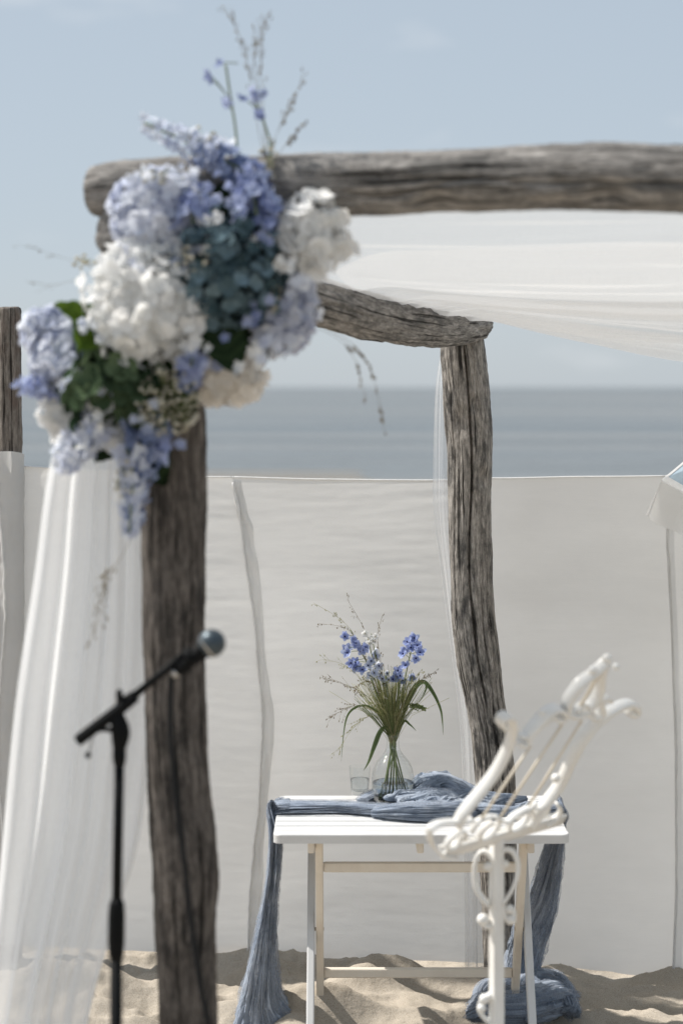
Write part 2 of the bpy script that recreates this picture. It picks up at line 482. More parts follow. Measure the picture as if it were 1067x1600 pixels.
SEA = -.50
b = MB()
sx = axis(-60, 60, 8, -40000, 40000, 1.5); sy = axis(44, 200, 1.0, 43, 40000, 1.3)
def sea_z(x, y):
    if y > 190 or abs(x) > 80: return SEA
    k = math.exp(-((y - 58) / 9) ** 2) * .05 + math.exp(-((y - 84) / 10) ** 2) * .08
    return SEA + k * math.sin(y * .9 + 1.5 * math.sin(x * .05)) + .03 * noise.noise(Vector((x * .1, y * .5, 0)))
n = len(sx)
b.add([(x, y, sea_z(x, y)) for y in sy for x in sx],
      [(j * n + i, j * n + i + 1, (j + 1) * n + i + 1, (j + 1) * n + i) for j in range(len(sy) - 1) for i in range(n - 1)])
tag(b.build('sea', M['sea']), kind='structure')

# ------------------------------------------------------------------ logs
def log(name, ctr, mat, parent, seed, nseg=72, nring=260, cracks=(), lump=.06, ridge=.0013, knots=()):
    cs = catmull([tuple(c) + (r,) for c, r in ctr], nring)
    vs_ = []; wc = []; fs = []
    L = 0; ref = None
    so_ = seed * 17.3
    total = sum((Vector(cs[i + 1][:3]) - Vector(cs[i][:3])).length for i in range(nring - 1))
    rings = []
    for i in range(nring):
        p = Vector(cs[i][:3]); r = cs[i][3]
        tg = (Vector(cs[min(i + 1, nring - 1)][:3]) - Vector(cs[max(i - 1, 0)][:3])).normalized()
        if i: L += (p - Vector(cs[i - 1][:3])).length
        if ref is None:
            ref = Vector((1, 0, 0)) if abs(tg.x) < .7 else Vector((0, -1, 0))
        ref = (ref - tg * ref.dot(tg)).normalized(); bi = tg.cross(ref)
        e = min(L, total - L)
        er = 1 - .06 * max(0, 1 - e / .014) ** 2 - .03 * max(0, 1 - e / .05)
        for k in range(nseg):
            a = 2 * math.pi * k / nseg
            ca, sa = math.cos(a), math.sin(a)
            q = Vector((ca, sa, 0))
            rr = r * (1 + lump * noise.noise(Vector((ca * 1.1, sa * 1.1, L * 4 + so_))))
            rr += .004 * noise.noise(Vector((ca * 2.3, sa * 2.3, L * 9 + so_ + 5))) + .0012 * noise.noise(Vector((ca * 5, sa * 5, L * 55 + so_))) + .0008 * noise.noise(Vector((ca * 34, sa * 34, L * 28)))
            rr += ridge * (noise.noise(Vector((ca * 7, sa * 7, L * 5 + so_))) + .7 * noise.noise(Vector((ca * 15, sa * 15, L * 7 + so_))))
            rg = abs(noise.noise(Vector((ca * 9, sa * 9, L * 2.2 + so_ + 30))))
            rr -= ridge * 2.2 * max(0, 1 - rg * 14)
            for (a0, l0, l1, dep, wd, wob) in cracks:
                if l0 < L < l1:
                    ac = a0 + wob * noise.noise(Vector((L * 5, a0 * 3, so_)))
                    d = (a - ac + math.pi) % (2 * math.pi) - math.pi
                    tp = min((L - l0) / .08, (l1 - L) / .08, 1)
                    x = abs(d) * r / (wd * (.4 + .6 * tp))
                    if x < 1: rr -= dep * tp * (1 - x)
            for (a0, l0, rd, dep) in knots:
                d = ((a - a0 + math.pi) % (2 * math.pi) - math.pi) * r
                q2 = (d * d + (L - l0) ** 2 * .35) / (rd * rd)
                if q2 < 6: rr += dep * math.exp(-q2 * 1.2) * math.cos(q2 * 1.5)
            rr *= er
            vs_.append(p + (ref * ca + bi * sa) * rr)
            wc.append((ca * r, sa * r, L + so_))
    for i in range(nring - 1):
        for k in range(nseg):
            a = i * nseg + k; b2 = i * nseg + (k + 1) % nseg
            fs.append((a, b2, b2 + nseg, a + nseg))
    # end faces: rings drawn in, a little rough
    for end in (0, nring - 1):
        base = end * nseg; c = sum((vs_[base + k] for k in range(nseg)), Vector()) / nseg
        sgn = -1 if end == 0 else 1
        tg = (Vector(cs[-1][:3]) - Vector(cs[-2][:3])).normalized() if end else (Vector(cs[1][:3]) - Vector(cs[0][:3])).normalized()
        prev = [base + k for k in range(nseg)]
        for sc in (.8, .5, .2):
            cur = []
            for k in range(nseg):
                p = c + (vs_[base + k] - c) * sc
                p += tg * sgn * (.004 + .006 * noise.noise(p * 30))
                vs_.append(p); cur.append(len(vs_) - 1); w_ = wc[base + k]
                wc.append((w_[0] * sc, w_[1] * sc, w_[2]))
            for k in range(nseg):
                q = (prev[k], prev[(k + 1) % nseg], cur[(k + 1) % nseg], cur[k])
                fs.append(q if end else q[::-1])
            prev = cur
        fs.append(tuple(prev) if end else tuple(prev[::-1]))
    b = MB(); b.add(vs_, fs, 0.0, wc)
    return b.build(name, mat, parent)

def edges(rows, Y):
    """rows of (y, left, right) in photograph pixels -> centre line and radii at distance Y (or Y(i))"""
    out = []
    for i, (y, l, r) in enumerate(rows):
        yy = Y if not callable(Y) else Y(i)
        out.append((P((l + r) / 2, y, yy), (r - l) / 2 * yy / F))
    return out

arch = empty('driftwood_arch', (0, 4.9, 0), 'weathered driftwood arch of bent logs over the small white table', 'arch')
PI = math.pi
front_rows = [(352, 214, 318), (450, 215, 318), (600, 218, 320), (740, 220, 322), (900, 222, 322), (1050, 225, 322), (1150, 229, 324), (1250, 233, 331),
              (1320, 236, 338), (1375, 238, 342), (1440, 241, 338), (1520, 246, 337), (1600, 250, 339), (1750, 256, 342), (2030, 262, 350)]
log('post', edges(front_rows, 4.0), M['wood_front'], arch, 1, 84, 320, cracks=[(-PI / 2 + .3, .2, 1.3, .010, .006, .5), (-PI / 2 - .5, .9, 2.0, .010, .006, .5)])
rear_rows = [(527, 686, 756), (560, 688, 759), (620, 693, 765), (700, 698, 769), (780, 700, 768), (880, 702, 768), (950, 704, 772), (1020, 712, 780), (1090, 725, 788),
             (1150, 736, 796), (1220, 743, 804), (1300, 748, 806), (1400, 752, 803), (1480, 755, 800), (1545, 757, 798), (1600, 757, 800)]
o = log('post', edges(rear_rows, 6.0), M['wood_rear'], arch, 2, 220, 460, ridge=.0012,
        cracks=[(PI / 2 + .05, .0, 1.15, .030, .0048, .16), (PI / 2 - .75, .5, 1.5, .014, .003, .2), (PI / 2 + .9, .1, .9, .010, .003, .2), (PI / 2 - .35, .75, 1.9, .016, .003, .2),
                (PI / 2 + .5, .9, 1.8, .012, .003, .2)],
        knots=[(PI / 2 - .55, .42, .022, -.014), (PI / 2 - .2, .20, .018, -.010), (PI / 2 + .4, .25, .03, -.01)])
side_ctr = [(P(190, 362, 3.93), .062), (P(250, 385, 4.1), .064), (P(370, 432, 4.42), .062), (P(490, 468, 4.82), .059), (P(560, 490, 5.1), .061), (P(640, 505, 5.43), .062),
            (P(700, 511, 5.72), .058), (P(748, 507, 6.0), .048)]
log('side_beam', side_ctr, M['wood_beam'], arch, 3, 84, 260, cracks=[(.4, .1, 1.2, .008, .004, .4)], knots=[(PI / 2, 1.5, .03, -.012)])
def beamY(px): return 4.0 - (px - 150) / 917 * .35
bt = [(146, 258, 338), (200, 250, 343), (300, 245, 342), (440, 241, 339), (600, 238, 336), (700, 233, 331), (850, 226, 329), (950, 223, 329), (1067, 228, 334), (1300, 226, 338), (1600, 232, 346), (2100, 236, 358)]
beam_ctr = [(P(x, (t + bb) / 2, beamY(x)), (bb - t) / 2 * beamY(x) / F) for x, t, bb in bt]
log('crossbeam', beam_ctr, M['wood_beam'], arch, 5, 84, 420, ridge=.0016, cracks=[(PI * .9, .0, .35, .012, .005, .3), (.35, .5, 1.4, .010, .005, .4)],
    knots=[(0.9, .72, .03, -.012), (.7, 1.05, .03, -.014), (.5, .93, .02, .008)])
far = P(1950, 300, beamY(1950))
log('post', [(Vector((far.x, far.y, 2.10)), .065), (Vector((far.x + .02, far.y, 1.4)), .067), (Vector((far.x - .01, far.y, .7)), .07), (Vector((far.x, far.y, -.1)), .075)],
    M['wood_front'], arch, 6, 40, 80)

# ------------------------------------------------------------------ windscreen
ws = empty('windscreen', (0, 6.3, 0), 'pale cotton beach windscreen stretched on stakes behind the table', 'windscreen')
def scrY(px): return interp([(-400, 6.42), (35, 6.37), (390, 6.33), (700, 6.28), (1050, 6.20), (1500, 6.1)], px)
def scrTop(px): return interp([(-400, 735), (34, 729), (160, 735), (330, 745), (500, 748), (680, 750), (780, 747), (900, 744), (1040, 744), (1500, 738)], px)
def scrBot(px): return interp([(-400, 1475), (35, 1478), (300, 1489), (400, 1494), (600, 1499), (780, 1505), (860, 1510), (1045, 1528), (1500, 1565)], px)
def seamL(v): return interp([(0, 364), (.06, 372), (.1, 378), (.33, 400), (.5, 410), (.68, 405), (.78, 396), (.9, 389), (1, 388)], v)
def seamR(v): return interp([(0, 1037), (.1, 1040), (.35, 1049), (.55, 1054), (.8, 1055), (1, 1050)], v)
def wrinkle(x, z, amp, sd):
    zz = z + .05 * noise.noise(Vector((x * 1.3, z * .8, sd)))
    a = noise.noise(Vector((x * 1.1, zz * 11, sd))) * .0028
    a += (1 - abs(noise.noise(Vector((x * .9 + 3, zz * 9, sd + 4))))) ** 10 * .0028 * (.5 + noise.noise(Vector((x * 2.5, z * 1.5, sd + 7))))
    a += noise.noise(Vector((x * 6, zz * 45, sd + 8))) * .0016
    a += noise.noise(Vector((x * 22, z * 60, sd + 2))) * .0008
    return a * amp
def panel(l, r, sd, amp, nu, nv, bulge, dx=0):
    b = MB()
    def fn(u, v):
        pl, pr = l(v), r(v); px = pl + (pr - pl) * u
        Y = scrY(px) + dx
        t, bo = scrTop(px), scrBot(px)
        sag = 5 * math.sin(u * PI) ** 2 * (1 - v)
        p = P(px, t + (bo - t) * v + sag * .4, Y)
        edge = min(1, u * 12, (1 - u) * 12)
        p.y -= wrinkle(p.x, p.z, amp(u, v), sd) * (.35 + .65 * edge) - bulge * math.sin(u * PI) * math.sin(v * PI)
        p.z += .004 * noise.noise(Vector((px * .03, v * 2, sd))) * (1 if v in (0, 1) else 0)
        return p
    b.grid(fn, nu, nv)
    return b.build('fabric_panel', M['screen'], ws)
panel(lambda v: 33, lambda v: seamL(v) + 3, 1.0, lambda u, v: .45 + .5 * max(0, 1 - v * 2), 150, 260, .02)
panel(lambda v: seamL(v) - 1, lambda v: 742, 2.0, lambda u, v: .30 + .9 * max(0, 1 - v * 2.2) * u + .35 * max(0, v - .6), 160, 280, .03, -.006)
panel(lambda v: 741, lambda v: seamR(v) + 2, 3.0, lambda u, v: .10, 90, 160, 0)
panel(lambda v: seamR(v) - 1, lambda v: 1460, 4.0, lambda u, v: .3, 60, 100, .02, -.006)
panel(lambda v: -380, lambda v: 10, 5.0, lambda u, v: 1.0, 60, 120, .02, .03)
# top hem cords, panel by panel
for a, z in ((33, 366), (363, 742), (741, 1040), (1038, 1460), (-380, 5)):
    b = MB(); b.tube([P(a + (z - a) * i / 30, scrTop(a + (z - a) * i / 30) + 1.2 * math.sin(i * PI / 30), scrY(a + (z - a) * i / 30) - .006) for i in range(31)], .003, 6)
    b.build('hem_cord', M['hem'], ws)
# stitched flaps where two panels meet
def flap(seam, name, w0, w1, dy):
    b = MB()
    def fn(u, v):
        px = seam(v) + (u - .0) * (w0 + (w1 - w0) * math.sin(v * 9) ** 2)
        t, bo = scrTop(px), scrBot(px)
        p = P(px, t + 6 + (bo - t - 6) * v, scrY(px) - dy * math.sin(u * PI) - .008)
        p.y += .006 * noise.noise(Vector((u * 2, v * 22, 3))); p.x += .004 * noise.noise(Vector((1, v * 26, 7)))
        return p
    b.grid(fn, 10, 160)
    return b.build(name, M['screen'], ws)
flap(seamL, 'seam_flap', 13, 19, .003); flap(seamR, 'seam_flap', 3, 4, .001)
b = MB()
b.tube([P(seamL(v), scrTop(365) + 8 + (scrBot(390) - scrTop(365) - 8) * v, scrY(390) - .014) + Vector((.003 * noise.noise(Vector((0, v * 40, 1))), 0, 0)) for v in [i / 140 for i in range(141)]],
       [.0028 + .0045 * max(0, 1 - abs(i / 140 - .05) / .04) + .001 * noise.noise(Vector((i * .4, 0, 0))) for i in range(141)], 8)
b.build('seam_welt', M['hem'], ws)
# left stake in its sleeve
sk = P(15, 729, 6.36)
log('stake', [(Vector((sk.x, sk.y, 2.053)), .0385), (Vector((sk.x + .002, sk.y, 1.6)), .039), (Vector((sk.x, sk.y, .8)), .041), (Vector((sk.x, sk.y, -.1)), .042)], M['wood_stake'], ws, 9, 64, 160, ridge=.0015, lump=.03,
    cracks=[(-PI / 2 + .2, .05, .6, .006, .003, .3)])
b = MB()
def slv(u, v):
    a = u * 2 * PI; z = 1.555 * (1 - v) + .03
    r = .0475 + .002 * noise.noise(Vector((math.cos(a) * 2, math.sin(a) * 2, z * 12))) + .002 * noise.noise(Vector((a * 3, 0, z * 40)))
    r += .010 * max(0, 1 - abs((a - 4.35 - .25 * math.sin(z * 7)) / .16)) * (.5 + .5 * noise.noise(Vector((0, 0, z * 30))))
    return Vector((sk.x + r * math.cos(a), sk.y + r * math.sin(a), z - .012 * math.sin(a) * (1 - v)))
b.grid(slv, 64, 200, 0, True); b.build('sleeve', M['screen'], ws)
b = MB()
b.tube([Vector((sk.x + .051 * math.cos(4.35 + .25 * math.sin(z * 7)) + .004 * noise.noise(Vector((z * 20, 0, 0))), sk.y + .052 * math.sin(4.35 + .25 * math.sin(z * 7)), z)) for z in [1.545 - i * .012 for i in range(125)]], .004, 6)
b.build('sleeve_seam', M['hem'], ws)

# ------------------------------------------------------------------ chiffon
cp = empty('canopy_cloth', P(900, 450, 5), 'sheer white chiffon swagged below the crossbeam from the side log', 'cloth')
side_c = [(Vector(c[:3]), c[3]) for c in catmull([tuple(c) + (r,) for c, r in side_ctr], 60)]
def log_at(t):
    x = t * 59; i = min(int(x), 58); f = x - i
    return side_c[i][0].lerp(side_c[i + 1][0], f), side_c[i][1] * (1 - f) + side_c[i + 1][1] * f
def canopy(v0, v1, sag0, sag1, sd, zoff, amp, name):
    b = MB()
    def fn(u, v):
        t = v0 + (v1 - v0) * v
        c, r = log_at(t)
        left = c + Vector((0, 0, r + .006 + zoff))
        right = left + Vector((2.35, -.75, .06))
        p = left.lerp(right, u)
        front = max(0, 1 - v * 4)
        sag = (sag0 + (sag1 - sag0) * v) * 4 * u * (1 - u)
        p.z -= sag
        # folds that run lengthwise, opening away from the gathered end
        k = amp * (.3 + .7 * math.sin(min(u * 2.2, 1) * PI / 2))
        p.z += k * (.030 * noise.noise(Vector((u * 1.8, v * 9, sd))) + .026 * (abs(noise.noise(Vector((u * 1.6, v * 15, sd + 3)))) - .3) + .008 * noise.noise(Vector((u * 6, v * 55, sd + 6))))
        p.y += k * .02 * noise.noise(Vector((u * 2, v * 10, sd + 9)))
        # the near edge is pinned up against the back of the crossbeam
        if front > 0:
            px = 533.5 + p.x / max(p.y, .1) * F
            zb = interp([(150, 2.12), (1067, 2.12), (2100, 2.14)], px)
            p.z = p.z * (1 - front) + (zb + .02) * front
        # past the log the cloth hangs down its far side
        if u < .06: 
            q = (1 - u / .06); p.x -= .02 * q; p.z -= .05 * q * q
        return p
    b.grid(fn, 120, 150)
    return b.build(name, M['chiffon_canopy'], cp)
canopy(.10, .90, .05, .10, 1.0, .004, 1.7, 'cloth_layer')
canopy(.52, .995, .09, .21, 5.0, .0, 1.9, 'cloth_layer')

def hang(name, rows, Ybase, sd, folds, amp, mat, label, cat, nu=120, nv=150, slack=0):
    """hanging cloth: rows of (y, left, right) pixels at distance Ybase"""
    b = MB()
    L = [(r[0], r[1]) for r in rows]; Rr = [(r[0], r[2]) for r in rows]
    y0, y1 = rows[0][0], rows[-1][0]
    ctr = catmull(rows, nv + 1)
    def fn(u, v):
        y, l, r = ctr[int(round(v * nv))]
        uu = u + .05 * noise.noise(Vector((u * 4, v * 1.5, sd)))
        px = l + (r - l) * uu
        Y = Ybase + slack * v
        g = .35 + .65 * min(1, v * 1.6)
        ph = u * folds * 2 * PI + 3.2 * noise.noise(Vector((u * 3, v * 1.2, sd + 1)))
        p = P(px, y, Y)
        p.y += g * amp * (math.sin(ph) + .5 * math.sin(ph * 2.3 + 1 + v * 2)) + .01 * noise.noise(Vector((u * 9, v * 4, sd)))
        p.x += g * amp * .55 * math.cos(ph * 1.0 + .6)
        return p
    b.grid(fn, nu, nv)
    o = b.build(name, mat); tag(o, label, cat); return o
hang('hanging_drape', [(345, 165, 200), (450, 150, 222), (600, 115, 235), (745, 82, 240), (900, 62, 248), (1100, 32, 250), (1300, 10, 232), (1450, -8, 190), (1600, -25, 150), (1850, -60, 120), (1960, -75, 105)],
     4.13, 2.0, 5.5, .030, M['chiffon_drape'], 'sheer white chiffon drape hanging from the arch left of the front post', 'drape', slack=-.1)
hang('hanging_drape', [(535, 690, 725), (600, 680, 730), (700, 677, 735), (800, 678, 738), (900, 690, 745), (1000, 702, 752), (1150, 718, 768), (1350, 722, 775), (1500, 722, 778), (1552, 720, 778)],
     6.12, 6.0, 2.5, .012, M['chiffon_rear'], 'narrow sheer white cloth strip hanging behind the rear post', 'drape', 60, 120, -.05)

# ------------------------------------------------------------------ table
T0, T1 = 5.28, 5.80; TX0, TX1 = -.181, .605; TZ = .612
tb = empty('folding_table', ((TX0 + TX1) / 2, 5.54, 0), 'small white slatted folding table standing on the sand', 'table')
ns = 9; pitch = (T1 - T0) / ns
for i in range(ns):
    y0 = T0 + i * pitch + .0034; y1 = T0 + (i + 1) * pitch - .0034
    b = MB(); rc = .022
    # outline with rounded outer corners on the first and last slat
    out = []
    def corner(cx, cy, a0, r):
        for k in range(7):
            a = R(a0 + 15 * k); out.append((cx + r * math.cos(a), cy + r * math.sin(a)))
    r0 = rc if i == 0 else .002; r1 = rc if i == ns - 1 else .002
    corner(TX0 + r0, y0 + r0, 180, r0); corner(TX1 - r0, y0 + r0, 270, r0); corner(TX1 - r1, y1 - r1, 0, r1); corner(TX0 + r1, y1 - r1, 90, r1)
    m = len(out); cx = (TX0 + TX1) / 2; cy = (y0 + y1) / 2
    dz = rnd.uniform(-.0007, .0007)
    lev = [(.0, TZ - .024), (.0, TZ - .003), (.0012, TZ - .0008), (.003, TZ)]
    vs_ = []
    for ins, z in lev:
        for (x, y) in out:
            vs_.append((x - ins * (1 if x > cx else -1), y - ins * (1 if y > cy else -1), z + dz))
    fs = [(k * m + j, k * m + (j + 1) % m, (k + 1) * m + (j + 1) % m, (k + 1) * m + j) for k in range(3) for j in range(m)]
    fs += [tuple(range(m - 1, -1, -1)), tuple(3 * m + j for j in range(m))]
    b.add(vs_, fs); b.build('slat', M['white_paint'], tb, smooth=False)
def bar(name, a, c, w_, d_, mat, up=(0, 1, 0)):
    a = Vector(a); c = Vector(c); z = (c - a).normalized(); x = Vector((1, 0, 0)); x = (x - z * x.dot(z)).normalized() if abs(z.x) < .9 else Vector((0, 1, 0)); y = z.cross(x)
    b = MB(); b.box((a + c) / 2, (w_, d_, (c - a).length), (x, y, z), .003); return b.build(name, mat, tb, smooth=False, fixn=True)
for x in (TX0 + .10, .21, TX1 - .10):
    bar('batten', (x, T0 + .03, TZ - .033), (x, T1 - .03, TZ - .033), .018, .045, M['cream_paint'])
AX0, AX1 = -.060, .490
legY = lambda z: 5.68 + (5.36 - 5.68) * z / .585
for x in (AX0, AX1):
    bar('leg', (x, legY(-.04), -.04), (x, legY(.585), .585), .021, .036, M['cream_paint'])
for x in (AX0 - .024, AX1 + .024):
    bar('leg', (x, 5.28, -.06), (x, 5.70, .585), .021, .036, M['white_paint'])
def rail(z, off=0):
    y = legY(z) + off
    b = MB(); b.box(((AX0 + AX1) / 2, y, z), (AX1 - AX0 - .022, .020, .026), None, .003); b.build('stretcher', M['cream_paint'], tb, smooth=False, fixn=True)
rail(.497); rail(.155)
for x in (AX0 - .0105, AX1 + .0105):
    b = MB(); z = .30; b.tube([(x - .022, legY(z) - .002, z), (x + .022, legY(z) - .002, z)], .005, 10); b.build('pivot_bolt', M['brass'], tb)

# ------------------------------------------------------------------ dusty blue gauze runner
rn = empty('table_runner', (TX0, 5.6, 0), 'dusty blue crinkled gauze runner trailing over both table ends to the sand', 'runner')
def rope(path, n, sd, wdir=None, ridges=11, depth=.28, nseg=110, name='cloth_fold', twist=0.0, veil=True, mat='gauze'):
    """path of (point, half width, half height): gathered cloth with lengthwise pleats"""
    cs = catmull([tuple(p) + (a, h) for p, a, h in path], n); b = MB(); vs_ = []; fs = []
    L = 0
    for i in range(n):
        p = Vector(cs[i][:3]); a, h = cs[i][3], cs[i][4]
        tg = (Vector(cs[min(i + 1, n - 1)][:3]) - Vector(cs[max(i - 1, 0)][:3])).normalized()
        if i: L += (p - Vector(cs[i - 1][:3])).length
        wd = Vector(wdir(i / (n - 1)) if callable(wdir) else (wdir or (0, 1, 0)))
        wd = (wd - tg * wd.dot(tg)).normalized(); up = tg.cross(wd)
        for k in range(nseg):
            th = 2 * PI * k / nseg; q = th + twist * L
            c, s_ = math.cos(q), math.sin(q)
            f = noise.noise(Vector((c * 2.2, s_ * 2.2, L * 3 + sd)))
            g = 1 - abs(noise.noise(Vector((c * ridges * .5, s_ * ridges * .5, L * 4.5 + sd + 5)))) * 2
            g2 = 1 - abs(noise.noise(Vector((c * ridges * 1.25, s_ * ridges * 1.25, L * 10 + sd + 9)))) * 2
            cr = noise.noise(Vector((c * 26, s_ * 26, L * 70 + sd))) + noise.noise(Vector((c * 17, s_ * 17, L * 24 + sd)))
            m = 1 + .34 * f + .8 * depth * (g - .55) + depth * .45 * (g2 - .55) + .05 * cr
            vs_.append(p + wd * (math.cos(th) * a * m) + up * (math.sin(th) * h * m))
    for i in range(n - 1):
        for k in range(nseg):
            x = i * nseg + k; y = i * nseg + (k + 1) % nseg
            fs.append((x, y, y + nseg, x + nseg))
    fs.append(tuple(range(nseg - 1, -1, -1))); fs.append(tuple((n - 1) * nseg + k for k in range(nseg)))
    b.add(vs_, fs)
    o = b.build(name, M[mat], rn)
    if veil:
        rope([(p, a * 1.05 + .002, h * 1.06 + .0015) for p, a, h in path], n, sd + 61, wdir, max(6, ridges * .6), depth * 1.15, nseg, 'gauze_veil', twist, veil=False, mat='gauze_veil')
    return o
tz = TZ
def E(l, r, y, Y, h): return (P((l + r) / 2, y, Y), (r - l) / 2 * Y / F, h)
# left fall
def EY(l, r, y, Y, dep): return (P((l + r) / 2, y, Y), dep, (r - l) / 2 * Y / F)
rope([(Vector((TX0 + .035, 5.60, tz + .010)), .060, .010), (Vector((TX0 + .004, 5.60, tz + .009)), .060, .010), (Vector((TX0 - .011, 5.60, tz - .006)), .060, .010), EY(422, 439, 1300, 5.56, .060), EY(421, 440, 1335, 5.56, .055), EY(415, 434, 1395, 5.56, .05),
      EY(402, 430, 1465, 5.57, .05), EY(393, 431, 1510, 5.58, .055), EY(379, 440, 1562, 5.60, .07), EY(364, 466, 1600, 5.60, .08), EY(360, 486, 1618, 5.60, .08)],
     220, 1.0, None, 15, .34, 150)
# along the table top
rope([(Vector((TX0 - .006, 5.59, tz + .003)), .052, .007), (Vector((TX0 + .03, 5.59, tz + .009)), .058, .009), (Vector((-.06, 5.59, tz + .010)), .055, .009), (Vector((.02, 5.58, tz + .010)), .046, .010),
      (Vector((.10, 5.55, tz + .011)), .048, .011), (Vector((.2, 5.53, tz + .014)), .052, .014), (Vector((.3, 5.54, tz + .014)), .052, .014), (Vector((.42, 5.57, tz + .011)), .046, .010), (Vector((.56, 5.59, tz + .009)), .055, .008), (Vector((TX1 - .006, 5.59, tz + .009)), .060, .008), (Vector((TX1 + .012, 5.59, tz - .010)), .056, .008)],
     240, 3.0, None, 14, .40, 150)
# heaped folds behind and in front of the vase
rope([(Vector((.09, 5.50, tz + .014)), .02, .010), (Vector((.15, 5.475, tz + .02)), .030, .018), (Vector((.24, 5.46, tz + .022)), .034, .022), (Vector((.33, 5.49, tz + .02)), .03, .018), (Vector((.40, 5.55, tz + .012)), .015, .010)], 90, 7.0, None, 14, .34)
rope([(Vector((.20, 5.70, tz + .010)), .03, .012), (Vector((.225, 5.69, tz + .04)), .035, .026), (Vector((.27, 5.67, tz + .056)), .045, .030), (Vector((.325, 5.66, tz + .046)), .045, .028), (Vector((.39, 5.64, tz + .022)), .04, .02), (Vector((.46, 5.62, tz + .010)), .03, .010)], 120, 11.0, None, 15, .36)
rope([(Vector((.16, 5.60, tz + .02)), .03, .02), (Vector((.23, 5.58, tz + .034)), .035, .024), (Vector((.30, 5.57, tz + .036)), .036, .024), (Vector((.37, 5.58, tz + .024)), .03, .018), (Vector((.43, 5.59, tz + .014)), .02, .010)], 100, 15.0, None, 14, .36)
rope([(Vector((.06, 5.68, tz + .008)), .02, .008), (Vector((.10, 5.73, tz + .014)), .03, .012), (Vector((.17, 5.74, tz + .016)), .03, .014), (Vector((.24, 5.71, tz + .02)), .025, .014)], 80, 19.0, None, 8, .3)
# small twisted folds that break up the heap
hr = random.Random(12)
for k in range(26):
    x0 = hr.uniform(.12, .36); ln = hr.uniform(.07, .16); y0 = hr.uniform(5.47, 5.68)
    hz_ = lambda x, y: tz + .018 + .050 * math.exp(-((x - .28) / .09) ** 2) * math.exp(-((y - 5.66) / .06) ** 2) + .022 * math.exp(-((y - 5.56) / .09) ** 2)
    pts = []
    for i in range(5):
        x = x0 + ln * i / 4; y = y0 + .022 * math.sin(i * 1.3 + k) + hr.uniform(-.01, .01)
        e = math.sin((i + .35) / 4.7 * PI)
        pts.append((Vector((x, y, hz_(x, y) - .004 + .006 * hr.random())), .006 + .013 * e, .004 + .009 * e))
    rope(pts, 50, 80.0 + 5 * k, None, 7, .5, 48, 'small_fold', twist=hr.uniform(10, 26), veil=False)
# ruffled raw edge on top of the heap
b = MB()
def ruff(u, v):
    x = .205 + .20 * u; ph = u * 46 + 2 * math.sin(u * 9)
    z = tz + .03 + .052 * math.sin(min(u * 1.25 + .12, 1) * PI) ** .8
    return Vector((x, 5.685 + .011 * math.sin(ph) * v + .008 * noise.noise(Vector((u * 9, v, 0))), z + v * (.013 + .007 * math.sin(ph * .37))))
b.grid(ruff, 240, 8); b.build('ruffled_edge', M['gauze'], rn)
# right fall, drawn in behind the legs
rope([(Vector((TX1 - .03, 5.60, tz + .012)), .062, .010), (Vector((TX1 + .002, 5.60, tz + .009)), .060, .010), (Vector((TX1 + .013, 5.61, tz - .012)), .055, .010), EY(851, 877, 1330, 5.68, .05), EY(830, 868, 1398, 5.74, .035), EY(809, 855, 1450, 5.79, .03), EY(793, 841, 1500, 5.82, .03), EY(777, 821, 1545, 5.80, .03), EY(758, 812, 1582, 5.76, .03), EY(750, 812, 1600, 5.72, .03)],
     200, 23.0, None, 14, .32, 150)
# heap of cloth on the sand
def G(px, y, up=0.0):
    Y = EYE * F / (y - 605); p = P(px, y, Y); return Vector((p.x, p.y, p.z + up))
rope([(G(738, 1590, .02), .035, .022), (G(765, 1597, .045), .045, .035), (G(800, 1603, .05), .05, .04), (G(835, 1596, .05), .05, .04), (G(865, 1585, .045), .045, .04), (G(888, 1572, .03), .035, .025)], 130, 27.0, None, 14, .38)
rope([(G(790, 1600, .03), .03, .02), (G(815, 1575, .05), .035, .03), (G(845, 1568, .065), .035, .03), (G(872, 1576, .05), .035, .03), (G(893, 1592, .02), .03, .02)], 110, 31.0, None, 14, .4)
rope([(G(836, 1560, .02), .02, .015), (G(856, 1550, .04), .025, .022), (G(872, 1556, .035), .025, .022), (G(884, 1570, .02), .02, .016)], 80, 35.0, None, 8, .4)

for k, pts in enumerate(([(742, 1592, .03), (752, 1582, .06), (770, 1580, .07), (784, 1590, .05)], [(800, 1590, .07), (822, 1582, .09), (846, 1590, .07), (860, 1600, .04)], [(848, 1560, .05), (866, 1566, .07), (884, 1578, .06), (896, 1590, .02)], [(756, 1600, .05), (790, 1594, .08), (812, 1600, .07), (830, 1612, .03)])):
    rope([(G(*q), .012 + .010 * math.sin((i + .5) / 4 * PI), .010 + .008 * math.sin((i + .5) / 4 * PI)) for i, q in enumerate(pts)], 60, 41.0 + 4 * k, None, 8, .45, 60, twist=18.0)
# ------------------------------------------------------------------ glassware
vx, vy = .146, 5.665; vz = TZ + .006
vs = empty('glass_vase', (vx, vy, vz), 'clear glass bottle vase with a dimpled base holding the blue bouquet', 'vase')
outer = [(.0, .0), (.030, .0), (.044, .002), (.0535, .008), (.057, .016), (.0585, .025), (.0595, .035), (.0602, .045), (.0606, .055), (.0604, .065), (.0598, .075), (.0585, .085), (.0560, .097), (.052, .108), (.0455, .119),
         (.037, .129), (.029, .138), (.0225, .148), (.0192, .158), (.018, .168), (.0178, .178), (.0186, .188), (.0205, .194)]
inner = [(max(r - .0028, 0), max(z, .006)) for r, z in outer][::-1]
def hob(a, z):
    if .006 < z < .054:
        rows = z / .0105; row = math.floor(rows)
        q = math.sin(a * 14 + (row % 2) * PI) ; e = math.sin((rows - row) * PI)
        return .0016 * max(0, q) * e
    return 0
dense = []
